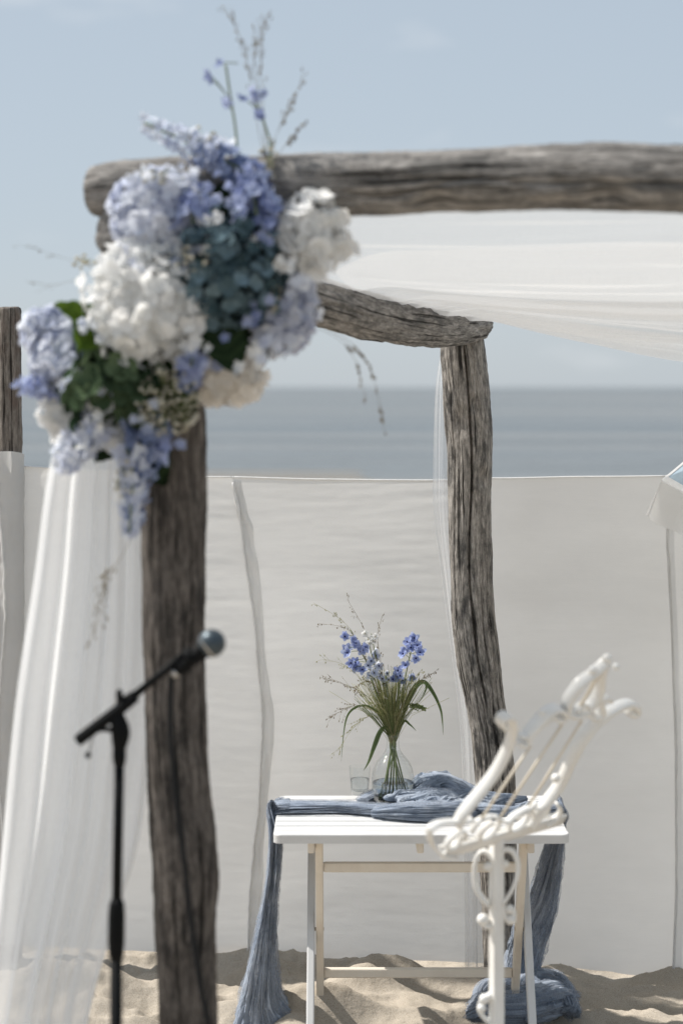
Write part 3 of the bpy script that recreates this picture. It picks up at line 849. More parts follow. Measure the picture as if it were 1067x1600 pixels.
for i in range(97):
    z = i / 96 * .194
    dense.append((interp([(p[1], p[0]) for p in outer[1:]], z), z))
dense = [(0, 0)] + dense
b = MB(); b.lathe((vx, vy, vz), dense, 168, bump=hob)
b.build('vessel', M['glass'], vs)
wl = .060
wp = [(0, .0062)] + [(max(r - .0031, 0), max(z, .0062)) for r, z in outer[1:9]] + [(.0572, wl), (0.03, wl), (0, wl)]
b = MB(); b.lathe((vx, vy, vz), wp, 48); b.build('water', M['water'], vs)
gx, gy = .053, 5.75
tg_ = empty('tumbler', (gx, gy, TZ), 'low clear tumbler half filled with water beside the vase', 'glass')
gp = [(0, .0), (.022, .0), (.0245, .002), (.026, .012), (.0275, .03), (.029, .05), (.0305, .07), (.0315, .082)]
b = MB(); b.lathe((gx, gy, TZ + .012), gp, 48); b.build('vessel', M['glass'], tg_)
b = MB(); b.lathe((gx, gy, TZ + .012), [(0, .0108), (.0198, .0108), (.0240, .0145), (.0255, .03), (.0268, .046), (.02, .046), (0, .046)], 40); b.build('water', M['clear_water'], tg_)

# ------------------------------------------------------------------ flower shapes
def frame_from(nrm):
    nrm = Vector(nrm).normalized(); x = nrm.orthogonal().normalized(); return x, nrm.cross(x), nrm
def petal_shape(b, c, ax, ay, az, ang, ln, wd, cup, t, tip=.35):
    """a small cupped petal: 3x3 vertices"""
    d = ax * math.cos(ang) + ay * math.sin(ang); s_ = -ax * math.sin(ang) + ay * math.cos(ang)
    vs_ = []
    for i, (l, w_) in enumerate(((.05, .2), (.45, .95), (.8, .9 if tip > .3 else .72), (1.0, tip))):
        for k in (-1, 0, 1):
            h = cup * (l * l) * ln - abs(k) * -.12 * ln * w_
            vs_.append(c + d * (ln * l) + s_ * (wd / 2 * w_ * k) + az * h)
    fs = []
    for i in range(3):
        for k in range(2):
            a = i * 3 + k; fs.append((a, a + 1, a + 4, a + 3))
    b.add(vs_, fs, t)
def floret(b, c, nrm, size, n, r_, cup=.25, t=None, spin=None):
    ax, ay, az = frame_from(nrm); sp = r_.uniform(0, 6.28) if spin is None else spin
    t = r_.random() if t is None else t
    for k in range(n):
        petal_shape(b, c, ax, ay, az, sp + 2 * PI * k / n + r_.uniform(-.12, .12), size * r_.uniform(.85, 1.1), size * (1.15 if n == 4 else .80), cup + r_.uniform(-.35, .45), min(1, max(0, t + r_.uniform(-.15, .15))), .35 if n == 4 else .1)
def head(name, c, rad, n, size, mat, parent, sd, sc=(1, 1, 1), lumpy=.10, petals=4, label=None):
    r_ = random.Random(sd); b = MB(); c = Vector(c)
    b.ball(c, rad * .80, 20, 14, .05, sc)
    for i in range(n):
        z = 1 - 2 * (i + .5) / n; a = i * 2.39996 + r_.uniform(-.2, .2); q = math.sqrt(1 - z * z)
        d = Vector((q * math.cos(a), q * math.sin(a), z))
        rr = rad * (1 + lumpy * 1.3 * noise.noise(d * 2.2 + Vector((sd, 0, 0))) + r_.uniform(-.18, .15))
        p = c + Vector((d.x * sc[0], d.y * sc[1], d.z * sc[2])) * rr
        nn = (d + Vector((r_.uniform(-.6, .6), r_.uniform(-.6, .6), r_.uniform(-.6, .6)))).normalized()
        floret(b, p, nn, size * r_.uniform(.65, 1.4), petals, r_)
    o = b.build(name, mat, parent)
    if label: o['label'] = label
    return o
def spike(name, pts, rad0, rad1, n, size, mat, parent, sd, petals=5):
    """a spike of open blossoms along a curve; the stem runs inside"""
    r_ = random.Random(sd); b = MB(); cs = curve3(pts, 40)
    for i in range(n):
        f = (i + r_.random()) / n; k = min(int(f * 39), 38)
        p = cs[k]; tg = (cs[k + 1] - cs[k]).normalized(); x, y, _ = frame_from(tg)
        a = i * 2.4 + r_.uniform(-.4, .4); d = x * math.cos(a) + y * math.sin(a)
        rr = rad0 + (rad1 - rad0) * f
        floret(b, p + d * rr * r_.uniform(.7, 1.1), d + tg * .35, size * (1.1 - .45 * f), petals, r_, .35)
    o = b.build(name, mat, parent)
    st = MB(); st.tube(cs[::3] + [cs[-1]], .0022, 6, t=.4); st.build('stem', M['stem'], o)
    return o
def broad_leaf(name, base, tip, width, nrm, mat, parent, curl=.2):
    b = MB(); base = Vector(base); tip = Vector(tip); d = tip - base; ln = d.length; d.normalize()
    nrm = Vector(nrm).normalized(); s_ = d.cross(nrm).normalized(); nrm = s_.cross(d)
    def fn(u, v):
        w_ = width * math.sin(PI * min(1, v ** .75)) ** .8
        k = (u - .5) * 2
        serr = 1 + .05 * math.sin(v * 60)
        return base + d * (ln * v) + s_ * (k * w_ / 2 * serr) + nrm * (-curl * ln * (v - .4) ** 2 - .12 * width * (1 - abs(k)) + .012 * width * 8 * math.sin(v * 28) * abs(k) * .3)
    b.grid(fn, 10, 24, tf=lambda u, v: .5 + .5 * math.sin(v * 30 + abs(u - .5) * 8) * .6)
    return b.build(name, mat, parent)
def panicle(b, pts, n, ln, sd, seed=.0018, r0=.0009, spread=.9):
    """fine grass: a thin stem with hair-thin side branches that carry seeds"""
    r_ = random.Random(sd); cs = curve3(pts, 24)
    b.tube(cs, [r0 * (1 - .5 * i / 23) for i in range(24)], 5, t=.6)
    for i in range(n):
        k = r_.randint(9, 22); p = cs[k]; tg = (cs[k + 1] - cs[k]).normalized()
        d = (tg + Vector((r_.uniform(-1, 1), r_.uniform(-1, 1), r_.uniform(-.6, .9))) * spread).normalized()
        l = ln * r_.uniform(.4, 1.1)
        q = p + d * l * .5 + tg * l * .1; e = p + d * l + Vector((0, 0, -.12 * l))
        b.tube([p, q, e], r0 * .45, 4, t=.7)
        for m in range(r_.randint(1, 3)):
            s_ = p.lerp(e, r_.uniform(.6, 1)) 
            b.ball(s_ + Vector((0, 0, -.001)), seed * r_.uniform(.7, 1.2), 5, 4, r_.random(), (1, 1, 1.9))

# ------------------------------------------------------------------ floral arrangement on the arch
fa = empty('flower_arrangement', P(270, 480, 3.9), 'large blue and white hydrangea and delphinium arrangement tied to the arch corner', 'flowers')
def H(px, py, r, Y): return P(px, py, Y), r * Y / F
def hyd(px, py, r, Y, n, size, mat, sd, sc=(1, 1, 1), lumpy=.1, label=None):
    c, rad = H(px, py, r * 1.07, Y); return head('hydrangea_head', c, rad, n, size, M[mat], fa, sd, sc, lumpy, 4, label)
hyd(232, 476, 84, 3.80, 380, .0165, 'p_white', 1, (1, .8, 1.0), .10, 'big round white hydrangea head')
hyd(246, 338, 62, 3.83, 260, .0150, 'p_lilac', 2, (1, .8, .95), .14, 'pale lilac hydrangea head below the crossbeam')
hyd(358, 420, 77, 3.80, 380, .0150, 'p_teal', 3, (1, .8, 1.0), .12, 'dusky teal hydrangea head')
hyd(440, 482, 54, 3.86, 240, .0130, 'p_lilac', 4, (.85, .8, 1.15), .10)
hyd(486, 370, 40, 3.80, 130, .0230, 'p_white', 5, (.95, .7, 1.12), .45, 'cream white flower head beside the canopy cloth')
hyd(352, 590, 46, 3.88, 180, .0150, 'p_cream', 6, (1.15, .8, .75), .1)
hyd(100, 560, 46, 3.86, 190, .0150, 'p_lilac', 7, (.95, .8, 1.15), .15)
hyd(72, 518, 28, 3.88, 70, .0160, 'p_lilac', 8, (1, .8, 1), .15)
hyd(178, 602, 58, 3.80, 90, .0250, 'p_green', 9, (1.05, .8, .85), .12, 'dark green hydrangea head')
hyd(96, 645, 25, 3.87, 60, .0150, 'p_white', 10, (1, .8, 1.1), .15)
hyd(185, 668, 22, 3.82, 34, .0150, 'p_white', 12, (.8, .8, 1.2), .25)
hyd(430, 405, 26, 3.84, 60, .0120, 'p_green', 13, (1, .8, 1.3), .2)
def sp(pts, Y, r0, r1, n, size, mat, sd):
    return spike('delphinium_spike', [P(x, y, Y + (i - 1) * .01) for i, (x, y) in enumerate(pts)], r0, r1, n, size, M[mat], fa, sd)
sp([(345, 245), (310, 232), (270, 212), (225, 192)], 3.86, .030, .014, 46, .018, 'p_sky', 21)
sp([(400, 290), (370, 262), (345, 248), (310, 236)], 3.83, .030, .022, 40, .018, 'p_blue', 22)
sp([(405, 345), (398, 318), (395, 292), (388, 262)], 3.78, .042, .026, 50, .019, 'p_violet', 23)
sp([(300, 350), (302, 332), (305, 315), (308, 298)], 3.77, .026, .018, 22, .019, 'p_violet', 24)
sp([(235, 665), (228, 705), (215, 760), (204, 832)], 3.80, .046, .010, 70, .018, 'p_blue', 25)
sp([(200, 700), (208, 745), (204, 800), (203, 838)], 3.77, .026, .010, 34, .017, 'p_sky', 26)
sp([(160, 655), (135, 680), (112, 705), (98, 728)], 3.80, .034, .026, 54, .019, 'p_sky', 27)
sp([(85, 600), (65, 605), (48, 603), (32, 605)], 3.84, .022, .010, 20, .018, 'p_violet', 28)
sp([(300, 560), (300, 575), (298, 590), (292, 602)], 3.74, .022, .016, 22, .017, 'p_violet', 29)
sp([(420, 300), (415, 275), (408, 258), (402, 245)], 3.88, .016, .012, 12, .016, 'p_blue', 30)
fr_ = random.Random(77)
for mat, spots in (('p_sky', [(300, 280), (320, 372), (288, 400), (150, 600), (140, 520), (215, 655), (118, 590)]), ('p_white', [(335, 352), (408, 372), (165, 428), (150, 640), (300, 540), (395, 560), (440, 420)]),
                   ('p_violet', [(340, 300), (420, 360), (395, 500), (265, 690), (330, 560)]), ('p_lilac', [(190, 400), (420, 540), (210, 290), (75, 575), (470, 440)])):
    b = MB()
    for (x, y) in spots:
        for k in range(7):
            p = P(x + fr_.gauss(0, 13), y + fr_.gauss(0, 13), 3.735 + fr_.uniform(-.01, .05))
            floret(b, p, Vector((fr_.uniform(-.7, .7), -1, fr_.uniform(-.4, .8))), fr_.uniform(.009, .015), 5, fr_, .3)
    o = b.build('loose_blossoms', M[mat], fa); o['kind'] = 'stuff'
# leaves
broad_leaf('leaf', P(172, 520, 3.80), P(92, 468, 3.76), .085, (-.3, -.6, .8), M['leaf_bright'], fa, .25)
broad_leaf('leaf', P(165, 480, 3.82), P(125, 545, 3.72), .09, (.3, -1, .2), M['leaf_bright'], fa, .15)
broad_leaf('leaf', P(335, 500, 3.78), P(372, 582, 3.72), .085, (.2, -1, .3), M['leaf_dark'], fa, .2)
broad_leaf('leaf', P(400, 525, 3.9), P(418, 562, 3.86), .035, (.2, -1, .3), M['leaf_dark'], fa, .2)
broad_leaf('leaf', P(360, 360, 3.84), P(345, 285, 3.82), .075, (.1, -1, .2), M['leaf_dark'], fa, .2)
broad_leaf('leaf', P(430, 400, 3.86), P(420, 330, 3.83), .06, (.1, -1, .2), M['leaf_dark'], fa, .2)
broad_leaf('leaf', P(310, 380, 3.84), P(300, 395, 3.72), .06, (.1, -.5, 1), M['leaf_dark'], fa, .2)
broad_leaf('leaf', P(215, 640, 3.84), P(240, 735, 3.82), .07, (.1, -1, .1), M['leaf_dark'], fa, .2)
broad_leaf('leaf', P(270, 600, 3.84), P(310, 640, 3.80), .06, (.1, -1, .1), M['leaf_dark'], fa, .2)
broad_leaf('leaf', P(170, 690, 3.84), P(150, 720, 3.80), .05, (.1, -1, .1), M['leaf_dark'], fa, .2)
broad_leaf('leaf', P(150, 640, 3.86), P(238, 662, 3.76), .06, (0, -.7, .6), M['leaf_bright'], fa, .2)
broad_leaf('leaf', P(250, 560, 3.86), P(320, 545, 3.84), .09, (.1, -1, .1), M['leaf_dark'], fa, .1)
broad_leaf('leaf', P(150, 560, 3.86), P(135, 640, 3.84), .08, (.1, -1, .1), M['leaf_dark'], fa, .1)
broad_leaf('leaf', P(310, 300, 3.86), P(430, 350, 3.86), .13, (.1, -1, .1), M['leaf_dark'], fa, .1)
broad_leaf('leaf', P(200, 650, 3.9), P(260, 760, 3.9), .10, (.1, -1, .1), M['leaf_dark'], fa, .1)
broad_leaf('leaf', P(280, 420, 3.88), P(420, 560, 3.88), .16, (.1, -1, .1), M['leaf_dark'], fa, .1)
# gypsophila sprays
def gyp(px, py, wx, wy, n, Y, sd, par=None, r0=.0028, r1=.0052, base=None):
    r_ = random.Random(sd); b = MB(); g = MB(); base = base or P(px, py, Y + .03)
    for i in range(n):
        a = r_.uniform(0, 2 * PI); q = math.sqrt(r_.random())
        p = P(px + wx * q * math.cos(a), py + wy * q * math.sin(a), Y + r_.uniform(-.03, .03))
        b.ball(p, r_.uniform(r0, r1), 6, 5, r_.random(), (1, 1, .85))
        g.tube([base.lerp(p, .2), base.lerp(p, .6) + Vector((0, 0, .006)), p], .0006, 4, t=.4)
    o = b.build('gypsophila_spray', M['gyp'], par or fa); g.build('stem', M['stem'], o)
gyp(262, 628, 52, 55, 150, 3.75, 1); gyp(425, 440, 14, 50, 40, 3.80, 2); gyp(300, 405, 28, 20, 34, 3.74, 3); gyp(318, 222, 24, 26, 40, 3.86, 4)
gyp(132, 412, 18, 14, 14, 3.86, 5); gyp(192, 740, 12, 40, 26, 3.76, 6); gyp(420, 250, 14, 46, 34, 3.84, 7); gyp(250, 275, 40, 10, 26, 3.79, 8)
# tall thin delphinium with a few open stars, and dry grasses against the sky
def stem_flower(pts, flowers, Y, name='delphinium_stem'):
    b = MB(); cs = [P(x, y, Y) for x, y in pts]; b.tube(curve3(cs, 16), .0022, 6, t=.5)
    o = b.build(name, M['stem'], fa); g = MB(); q = MB(); r_ = random.Random(int(pts[0][0]))
    for (x, y, ax, ay) in flowers:
        p = P(x, y, Y - .01); a = P(ax, ay, Y); q.tube([a, a.lerp(p, .6) + Vector((0, 0, .003)), p], .0012, 5, t=.4)
        floret(g, p, Vector((r_.uniform(-.9, .9), -.6, r_.uniform(-.2, .6))), .0135, 5, r_, .35)
    g.build('blossom', M['p_violet'], o); q.build('flower_stalk', M['stem'], o)
stem_flower([(372, 250), (368, 200), (360, 150), (353, 102)], [(345, 101, 372, 99), (330, 124, 356, 150), (327, 116, 356, 150), (352, 160, 361, 170)], 3.85)
stem_flower([(425, 250), (420, 215), (408, 180), (395, 150)], [(400, 152, 398, 160), (415, 148, 398, 156), (378, 155, 402, 170), (392, 145, 396, 150), (405, 180, 412, 190)], 3.86)
def grass(pts, Y, n, ln, sd, seed=.0014, spread=.35, mat='dry', par=None, r0=.0006):
    b = MB(); panicle(b, [P(x, y, Y) for x, y in pts], n, ln, sd, seed, r0, spread); b.build('grass_panicle', M[mat], par or fa)
grass([(415, 260), (398, 170), (385, 90), (362, 28)], 3.86, 26, .05, 1); grass([(415, 260), (410, 180), (398, 110), (400, 60)], 3.87, 20, .05, 2)
grass([(418, 260), (412, 170), (408, 90), (413, 35)], 3.86, 22, .05, 3); grass([(422, 260), (430, 215), (455, 165), (474, 118)], 3.86, 24, .04, 4)
grass([(425, 262), (440, 235), (455, 218), (466, 206)], 3.85, 12, .03, 5, .002); grass([(150, 420), (125, 410), (90, 400), (45, 385)], 3.86, 8, .04, 6, .0009, .35, 'dry', None, .0004)
grass([(150, 425), (110, 440), (80, 445), (40, 440)], 3.86, 6, .04, 7, .0009, .35, 'dry', None, .0004)
grass([(480, 500), (540, 530), (580, 580), (602, 680)], 3.95, 34, .018, 8, .0017, .25); grass([(480, 505), (530, 530), (556, 565), (572, 625)], 3.95, 16, .02, 9, .0018, .3)
grass([(205, 840), (190, 870), (165, 910), (150, 990)], 3.8, 34, .04, 10, .0016, .6)

# ------------------------------------------------------------------ bouquet in the vase
bq = empty('bouquet', (vx, vy, vz + .02), 'loose bouquet of blue delphinium and grasses in the glass vase', 'bouquet')
BY = 5.66
def bp(x, y, d=0.0): return P(x, y, BY + d)
neck = lambda k: Vector((vx + .008 * math.cos(k * 2.4), vy + .008 * math.sin(k * 2.4), vz + .17))
stem_i = 0
def stem_from(top_pts, rad, foot):
    """foot inside the water, through the neck, then along top_pts"""
    global stem_i
    stem_i += 1
    ft = Vector((vx + foot[0], vy + foot[1], vz + .010))
    return curve3([ft, ft.lerp(neck(stem_i), .55), neck(stem_i)] + top_pts, 40)
def blossom(parent, c, nrm, size, r_, mat='p_bouquet', t=None):
    b = MB(); floret(b, c, nrm, size, 5, r_, .30, t)
    o = b.build('blossom', M[mat], parent)
    return b
def delph(pts, foot, flowers, mat, sd, size=.0125):
    r_ = random.Random(sd); cs = stem_from([bp(*p) for p in pts], .002, foot)
    b = MB(); b.tube(cs, [.0026 - .0014 * i / 39 for i in range(40)], 7, t=.5); o = b.build('delphinium_stem', M['stem'], bq)
    for (x, y) in flowers:
        c = bp(x, y, r_.uniform(-.03, .01)); nb = min(cs, key=lambda q: (q - c - Vector((0, 0, -.012))).length)
        q = MB(); q.tube([nb, nb.lerp(c, .5) + Vector((0, 0, .002)), c], .0008, 5, t=.6)
        nrm = Vector((r_.uniform(-.7, .7), -.8, r_.uniform(-.3, .7)))
        fb = MB(); floret(fb, c, nrm, size * r_.uniform(.9, 1.2), 5, r_, .28); floret(fb, c + nrm.normalized() * .001, nrm, size * .75, 5, r_, .5, .1)
        fo = fb.build('blossom', M[mat], o)
        e = MB(); e.ball(c + nrm.normalized() * .003, .0024, 7, 5, .3); e.build('flower_eye', M['eye' if mat != 'p_white' else 'gyp'], o)
        q.build('flower_stalk', M['stem'], o)
delph([(600, 1110), (585, 1060), (565, 1020), (548, 985)], (-.02, 0), [(538, 995), (552, 1001), (541, 1014), (556, 1006), (566, 1016), (562, 1010), (555, 1035), (566, 1047), (549, 1036), (543, 1020), (572, 1012), (553, 1043)], 'p_bouquet', 1, .0165)
delph([(605, 1110), (598, 1065), (588, 1030), (580, 990)], (-.01, .01), [(585, 1018), (580, 1033), (588, 1024), (592, 1040), (575, 1040), (584, 1052), (594, 1058), (578, 1055)], 'p_sky', 2, .015)
delph([(603, 1110), (590, 1060), (580, 1020), (572, 985)], (.0, .02), [(570, 990), (575, 1000), (582, 1002), (586, 995), (576, 1006)], 'p_white', 3, .011)
delph([(622, 1110), (632, 1065), (640, 1025), (650, 992)], (.03, 0), [(648, 997), (637, 1003), (633, 1015), (641, 1012), (652, 1009), (656, 1020), (650, 1028), (630, 1022), (634, 1040), (645, 1000)], 'p_bouquet', 4, .0165)
delph([(618, 1110), (622, 1080), (622, 1065), (620, 1052)], (.01, -.02), [(618, 1058), (626, 1056), (622, 1048), (613, 1062), (629, 1064), (644, 1058)], 'p_violet', 5, .014)
delph([(612, 1120), (608, 1090), (604, 1070), (603, 1050)], (-.03, .01), [(604, 1052), (597, 1060), (608, 1062), (600, 1068)], 'p_sky', 6, .010)
def blade(pts, wd, mat='blade', foot=None):
    cs = curve3(pts, 30); b = MB()
    def fn(u, v):
        i = v * 29; k = min(int(i), 28); p = cs[k].lerp(cs[k + 1], i - k); tg = (cs[k + 1] - cs[k]).normalized()
        s_ = tg.cross(Vector((.2, 1, .1))).normalized(); s_ = (s_ + Vector((0, .5, 0))).normalized()
        w_ = wd * min(1, (1 - v) * 2.2 + .03) * min(1, v * 3 + .35)
        return p + s_ * (u - .5) * w_ + Vector((0, -.2 * w_ * abs(u - .5), 0))
    b.grid(fn, 4, 60, tf=lambda u, v: .2 + 1.2 * abs(u - .5) + .2 * math.sin(v * 9)); return b.build('grass_blade', M[mat], bq)
blade([neck(1), bp(628, 1120), bp(640, 1085), bp(652, 1068), bp(664, 1066, -.02), bp(678, 1085, -.03), bp(688, 1108, -.03), bp(691, 1128, -.03), bp(692, 1148, -.03)], .0115)
blade([neck(2), bp(632, 1112), bp(648, 1078), bp(660, 1066), bp(666, 1072, -.02), bp(662, 1085, -.02), bp(654, 1096, -.02)], .009)
blade([neck(3), bp(604, 1138), bp(594, 1143, -.02), bp(585, 1165, -.04), bp(576, 1190, -.05), bp(568, 1204, -.05)], .015)
blade([neck(4), bp(596, 1120), bp(574, 1103), bp(556, 1105, -.02), bp(543, 1118, -.03), bp(537, 1145, -.03), bp(533, 1190, -.03)], .008)
blade([neck(5), bp(630, 1128), bp(640, 1132, -.01), bp(650, 1142, -.02)], .007)
blade([neck(6), bp(606, 1100), bp(600, 1080), bp(597, 1050)], .010, 'grass_gold')
for k, (tx, ty) in enumerate(((618, 1040), (634, 1070), (600, 1045), (588, 1065), (612, 1060), (640, 1060), (626, 1035))):
    blade([neck(7 + k), bp(612 + (tx - 612) * .3, 1125), bp(612 + (tx - 612) * .7, 1090), bp(tx, ty)], .006, 'grass_gold')
# fine golden tuft
b = MB(); r_ = random.Random(5)
for k in range(210):
    tx = r_.gauss(602, 28); ty = r_.uniform(1045, 1110); d = r_.uniform(-.05, .05)
    b.tube([neck(k), bp(612 + (tx - 612) * .35, 1118, d * .4), bp(tx, ty, d)], .0005, 4, t=r_.random())
b.build('grass_tuft', M['grass_gold'], bq)
for k, (pts, n, ln) in enumerate(((([(600, 1110), (580, 1050), (545, 980), (490, 942)]), 26, .03), ([(600, 1110), (590, 1040), (570, 985), (542, 936)], 20, .03), ([(605, 1110), (595, 1040), (590, 990), (598, 962)], 20, .03),
                                  ([(598, 1115), (570, 1070), (540, 1040), (505, 1030)], 26, .035), ([(598, 1118), (570, 1085), (540, 1070), (510, 1062)], 30, .04), ([(598, 1122), (570, 1105), (545, 1105), (518, 1120)], 30, .04),
                                  ([(600, 1125), (575, 1120), (550, 1140), (530, 1170)], 26, .04), ([(625, 1110), (645, 1075), (662, 1060), (678, 1052)], 20, .03), ([(600, 1110), (575, 1040), (545, 985), (500, 975)], 24, .03),
                                  ([(620, 1110), (632, 1080), (645, 1062), (660, 1045)], 20, .025), ([(600, 1110), (590, 1075), (570, 1065), (555, 1075)], 30, .03))):
    b = MB(); panicle(b, [neck(k)] + [bp(x, y, -.01 * (k % 4)) for x, y in pts], n, ln, 40 + k, .0011, .0006, .6); b.build('grass_panicle', M['dry' if k % 3 else 'grass_gold'], bq)
gyp(610, 1062, 42, 26, 90, 5.66, 21, bq, .0009, .0019, neck(3)); gyp(582, 1085, 32, 30, 60, 5.64, 22, bq, .0008, .0016, neck(5)); gyp(650, 1068, 28, 20, 40, 5.65, 23, bq, .0008, .0017, neck(9))
# flat green umbel
cs = stem_from([bp(628, 1128), bp(640, 1112), bp(649, 1104)], .001, (.02, .01)); b = MB(); b.tube(cs, .0013, 6, t=.4)
r_ = random.Random(3); o = b.build('umbel_stem', M['stem'], bq); b = MB()
for k in range(90):
    a = r_.uniform(0, 6.28); q = math.sqrt(r_.random()) * .024
    c = bp(652, 1102) + Vector((q * math.cos(a), q * math.sin(a), -.35 * q + r_.uniform(-.003, .006) + .2 * q * math.cos(a) * -1)); b.ball(c, .0026, 6, 4, r_.random())
b.build('umbel', M['stem'], o)
for k, fx in enumerate(((-.034, .0), (.040, -.01), (.042, .01))):
    b = MB(); b.tube(stem_from([bp(600 + k * 6, 1120), bp(597 + k * 7, 1095)], .002, fx), .0022, 6, t=.3 + .1 * k); b.build('bare_stem', M['stem'], bq)

# ------------------------------------------------------------------ lyre music stand
ms = empty('music_stand', (.345, 4.265, 0), 'ornate white wrought iron lyre music stand in front of the table', 'music stand')
LC = Vector((.350, 4.265, .838)); LU = Vector((.287, .33, 0)).normalized()
LT = Vector((.26 * .755, -.26 * .656, .40)); LV = LT.normalized(); LN = LU.cross(LV).normalized()
def D(px, py, off=0.0):
    """the point of the tilted desk plane seen at that pixel"""
    d = P(px, py, 1.0) - Vector((0, 0, EYE)); o = Vector((0, 0, EYE))
    t = (LC - o).dot(LN) / d.dot(LN)
    return o + d * t + LN * off
def strap(name, pts, wid=.016, thk=.006, n=40, mat='white_iron', off=0.0, parent=None):
    b = MB(); b.band(curve3([D(x, y, off) for x, y in pts], n), LN, wid, thk); return b.build(name, M[mat], parent or ms, fixn=True)
def scroll(c, r0, r1, a0, turns, ax, ay, n=40):
    return [c + (ax * math.cos(a0 + turns * 2 * PI * i / (n - 1)) + ay * math.sin(a0 + turns * 2 * PI * i / (n - 1))) * (r0 + (r1 - r0) * i / (n - 1)) for i in range(n)]
strap('arm', [(714, 1290), (722, 1272), (745, 1243), (772, 1208), (790, 1175), (799, 1148), (800, 1128), (793, 1119), (784, 1121), (781, 1130), (787, 1135)], .026, .010, 60)
strap('arm', [(828, 1290), (842, 1268), (860, 1245), (876, 1222), (890, 1192), (908, 1158), (928, 1132), (952, 1112), (976, 1100), (990, 1102), (994, 1110), (988, 1115), (980, 1112)], .026, .014, 70)
for a, z in (((748, 1285), (829, 1165)), ((782, 1276), (880, 1128)), ((826, 1258), (908, 1126))):
    b = MB(); b.tube([D(*a), D((a[0] + z[0]) / 2, (a[1] + z[1]) / 2), D(*z)], .0032, 8); b.build('string_rod', M['tan_rod'], ms)
# crossing scrolls between the arms near the top
strap('top_scroll', [(806, 1158), (813, 1162), (820, 1158), (824, 1148), (836, 1132), (852, 1115), (866, 1107), (878, 1110), (880, 1118), (872, 1123), (864, 1120)], .028, .009, 50)
strap('top_scroll', [(812, 1150), (826, 1148), (846, 1132), (866, 1118)], .016, .007, 30)
strap('top_scroll', [(880, 1112), (896, 1118), (912, 1112), (924, 1120), (938, 1112), (936, 1096), (942, 1088), (950, 1092)], .028, .009, 50)
strap('top_scroll', [(898, 1110), (912, 1100), (920, 1108), (930, 1122), (944, 1118)], .018, .007, 30)
strap('finial_leaf', [(884, 1112), (888, 1092), (905, 1068), (926, 1052), (940, 1040), (946, 1034)], .026, .011, 40)
strap('finial_leaf', [(912, 1112), (926, 1098), (936, 1078), (938, 1058), (941, 1044), (946, 1034)], .026, .011, 40)
strap('finial_rib', [(900, 1112), (914, 1090), (930, 1062), (944, 1038)], .008, .005, 30, 'tan_rod')
for x, y, r in ((948, 1029, .0125), (926, 1047, .011), (962, 1042, .009), (800, 1160, .009), (988, 1110, .010), (784, 1128, .009), (868, 1216, .012), (846, 1112, .009), (936, 1116, .010)):
    b = MB(); b.ball(D(x, y), r * .85, 14, 10); b.build('knob', M['white_iron'], ms)
# ledge and the scrollwork along it
NE, FE = LC - LU * .21, LC + LU * .22
b = MB(); b.band([NE, LC, FE], LV, .030, .006); b.build('ledge', M['white_iron'], ms, fixn=True)
b = MB(); b.tube([NE - LN * .016 + LV * .004, FE - LN * .016 + LV * .004], .004, 8); b.build('ledge_lip', M['white_iron'], ms)
strap('scroll', [(712, 1338), (690, 1335), (674, 1318), (671, 1298), (682, 1288), (702, 1284), (722, 1284), (738, 1280)], .018, .0055, 50)
for cx, cy, r, a0, tn in ((710, 1314, .030, 0, 1.1), (762, 1296, .034, 1.5, -1.0), (812, 1280, .034, 3.0, 1.0), (846, 1268, .026, 2.0, 1.0)):
    b = MB(); b.band(scroll(D(cx, cy), r, r * .55, a0, tn, LU, LV), LN, .016, .0045); b.build('scroll', M['white_iron'], ms, fixn=True)
strap('scroll', [(735, 1300), (748, 1282), (770, 1276), (790, 1284), (806, 1272), (826, 1262), (846, 1262), (860, 1248)], .015, .0045, 50)
strap('scroll', [(830, 1296), (833, 1276), (830, 1262), (838, 1254)], .014, .006, 20)
strap('scroll', [(852, 1290), (868, 1278), (875, 1266), (870, 1256)], .014, .006, 20)
b = MB(); b.ball(D(716, 1337, -.01), .007, 10, 8); b.build('bolt', M['brass'], ms)
# column of square tube and its brackets
CX, CY = (775.5 - 533.5) * 4.265 / F, 4.265
b = MB(); b.box((CX, CY, .41), (.026, .026, .85), (Vector((math.cos(.5), math.sin(.5), 0)), Vector((-math.sin(.5), math.cos(.5), 0)), Vector((0, 0, 1))), .003)
b.build('column', M['white_iron'], ms, smooth=False, fixn=True)
def C(px, py): return P(px, py, CY)
def bracket(pts, wid=.016, thk=.007, n=40, name='bracket_scroll'):
    b = MB(); b.band(curve3([C(x, y) for x, y in pts], n), (.25, 1, .0), wid, thk); return b.build(name, M['white_iron'], ms, fixn=True)
bracket([(764, 1415), (752, 1402), (743, 1385), (741, 1360), (745, 1338), (755, 1330), (764, 1336), (770, 1348), (764, 1356), (757, 1352)], .022, .008)
bracket([(786, 1412), (800, 1390), (808, 1368), (808, 1346), (800, 1330), (788, 1328), (782, 1340), (786, 1352), (793, 1350)], .022, .008)
bracket([(770, 1395), (772, 1420), (772, 1438), (766, 1447), (757, 1446), (752, 1438)], .018, .009)
bracket([(784, 1405), (788, 1425), (794, 1440), (801, 1438), (803, 1428), (797, 1420)], .016, .008)
for x, y, r in ((754, 1436, .013), (796, 1420, .010), (798, 1436, .011), (762, 1352, .008), (789, 1349, .008), (756, 1560, .011), (752, 1574, .010), (764, 1556, .009)):
    b = MB(); b.ball(C(x, y) + Vector((0, -.004, 0)), r, 14, 10); b.build('knob', M['white_iron'], ms)
bracket([(768, 1600), (756, 1590), (748, 1576), (752, 1562), (762, 1560)], .014, .007)
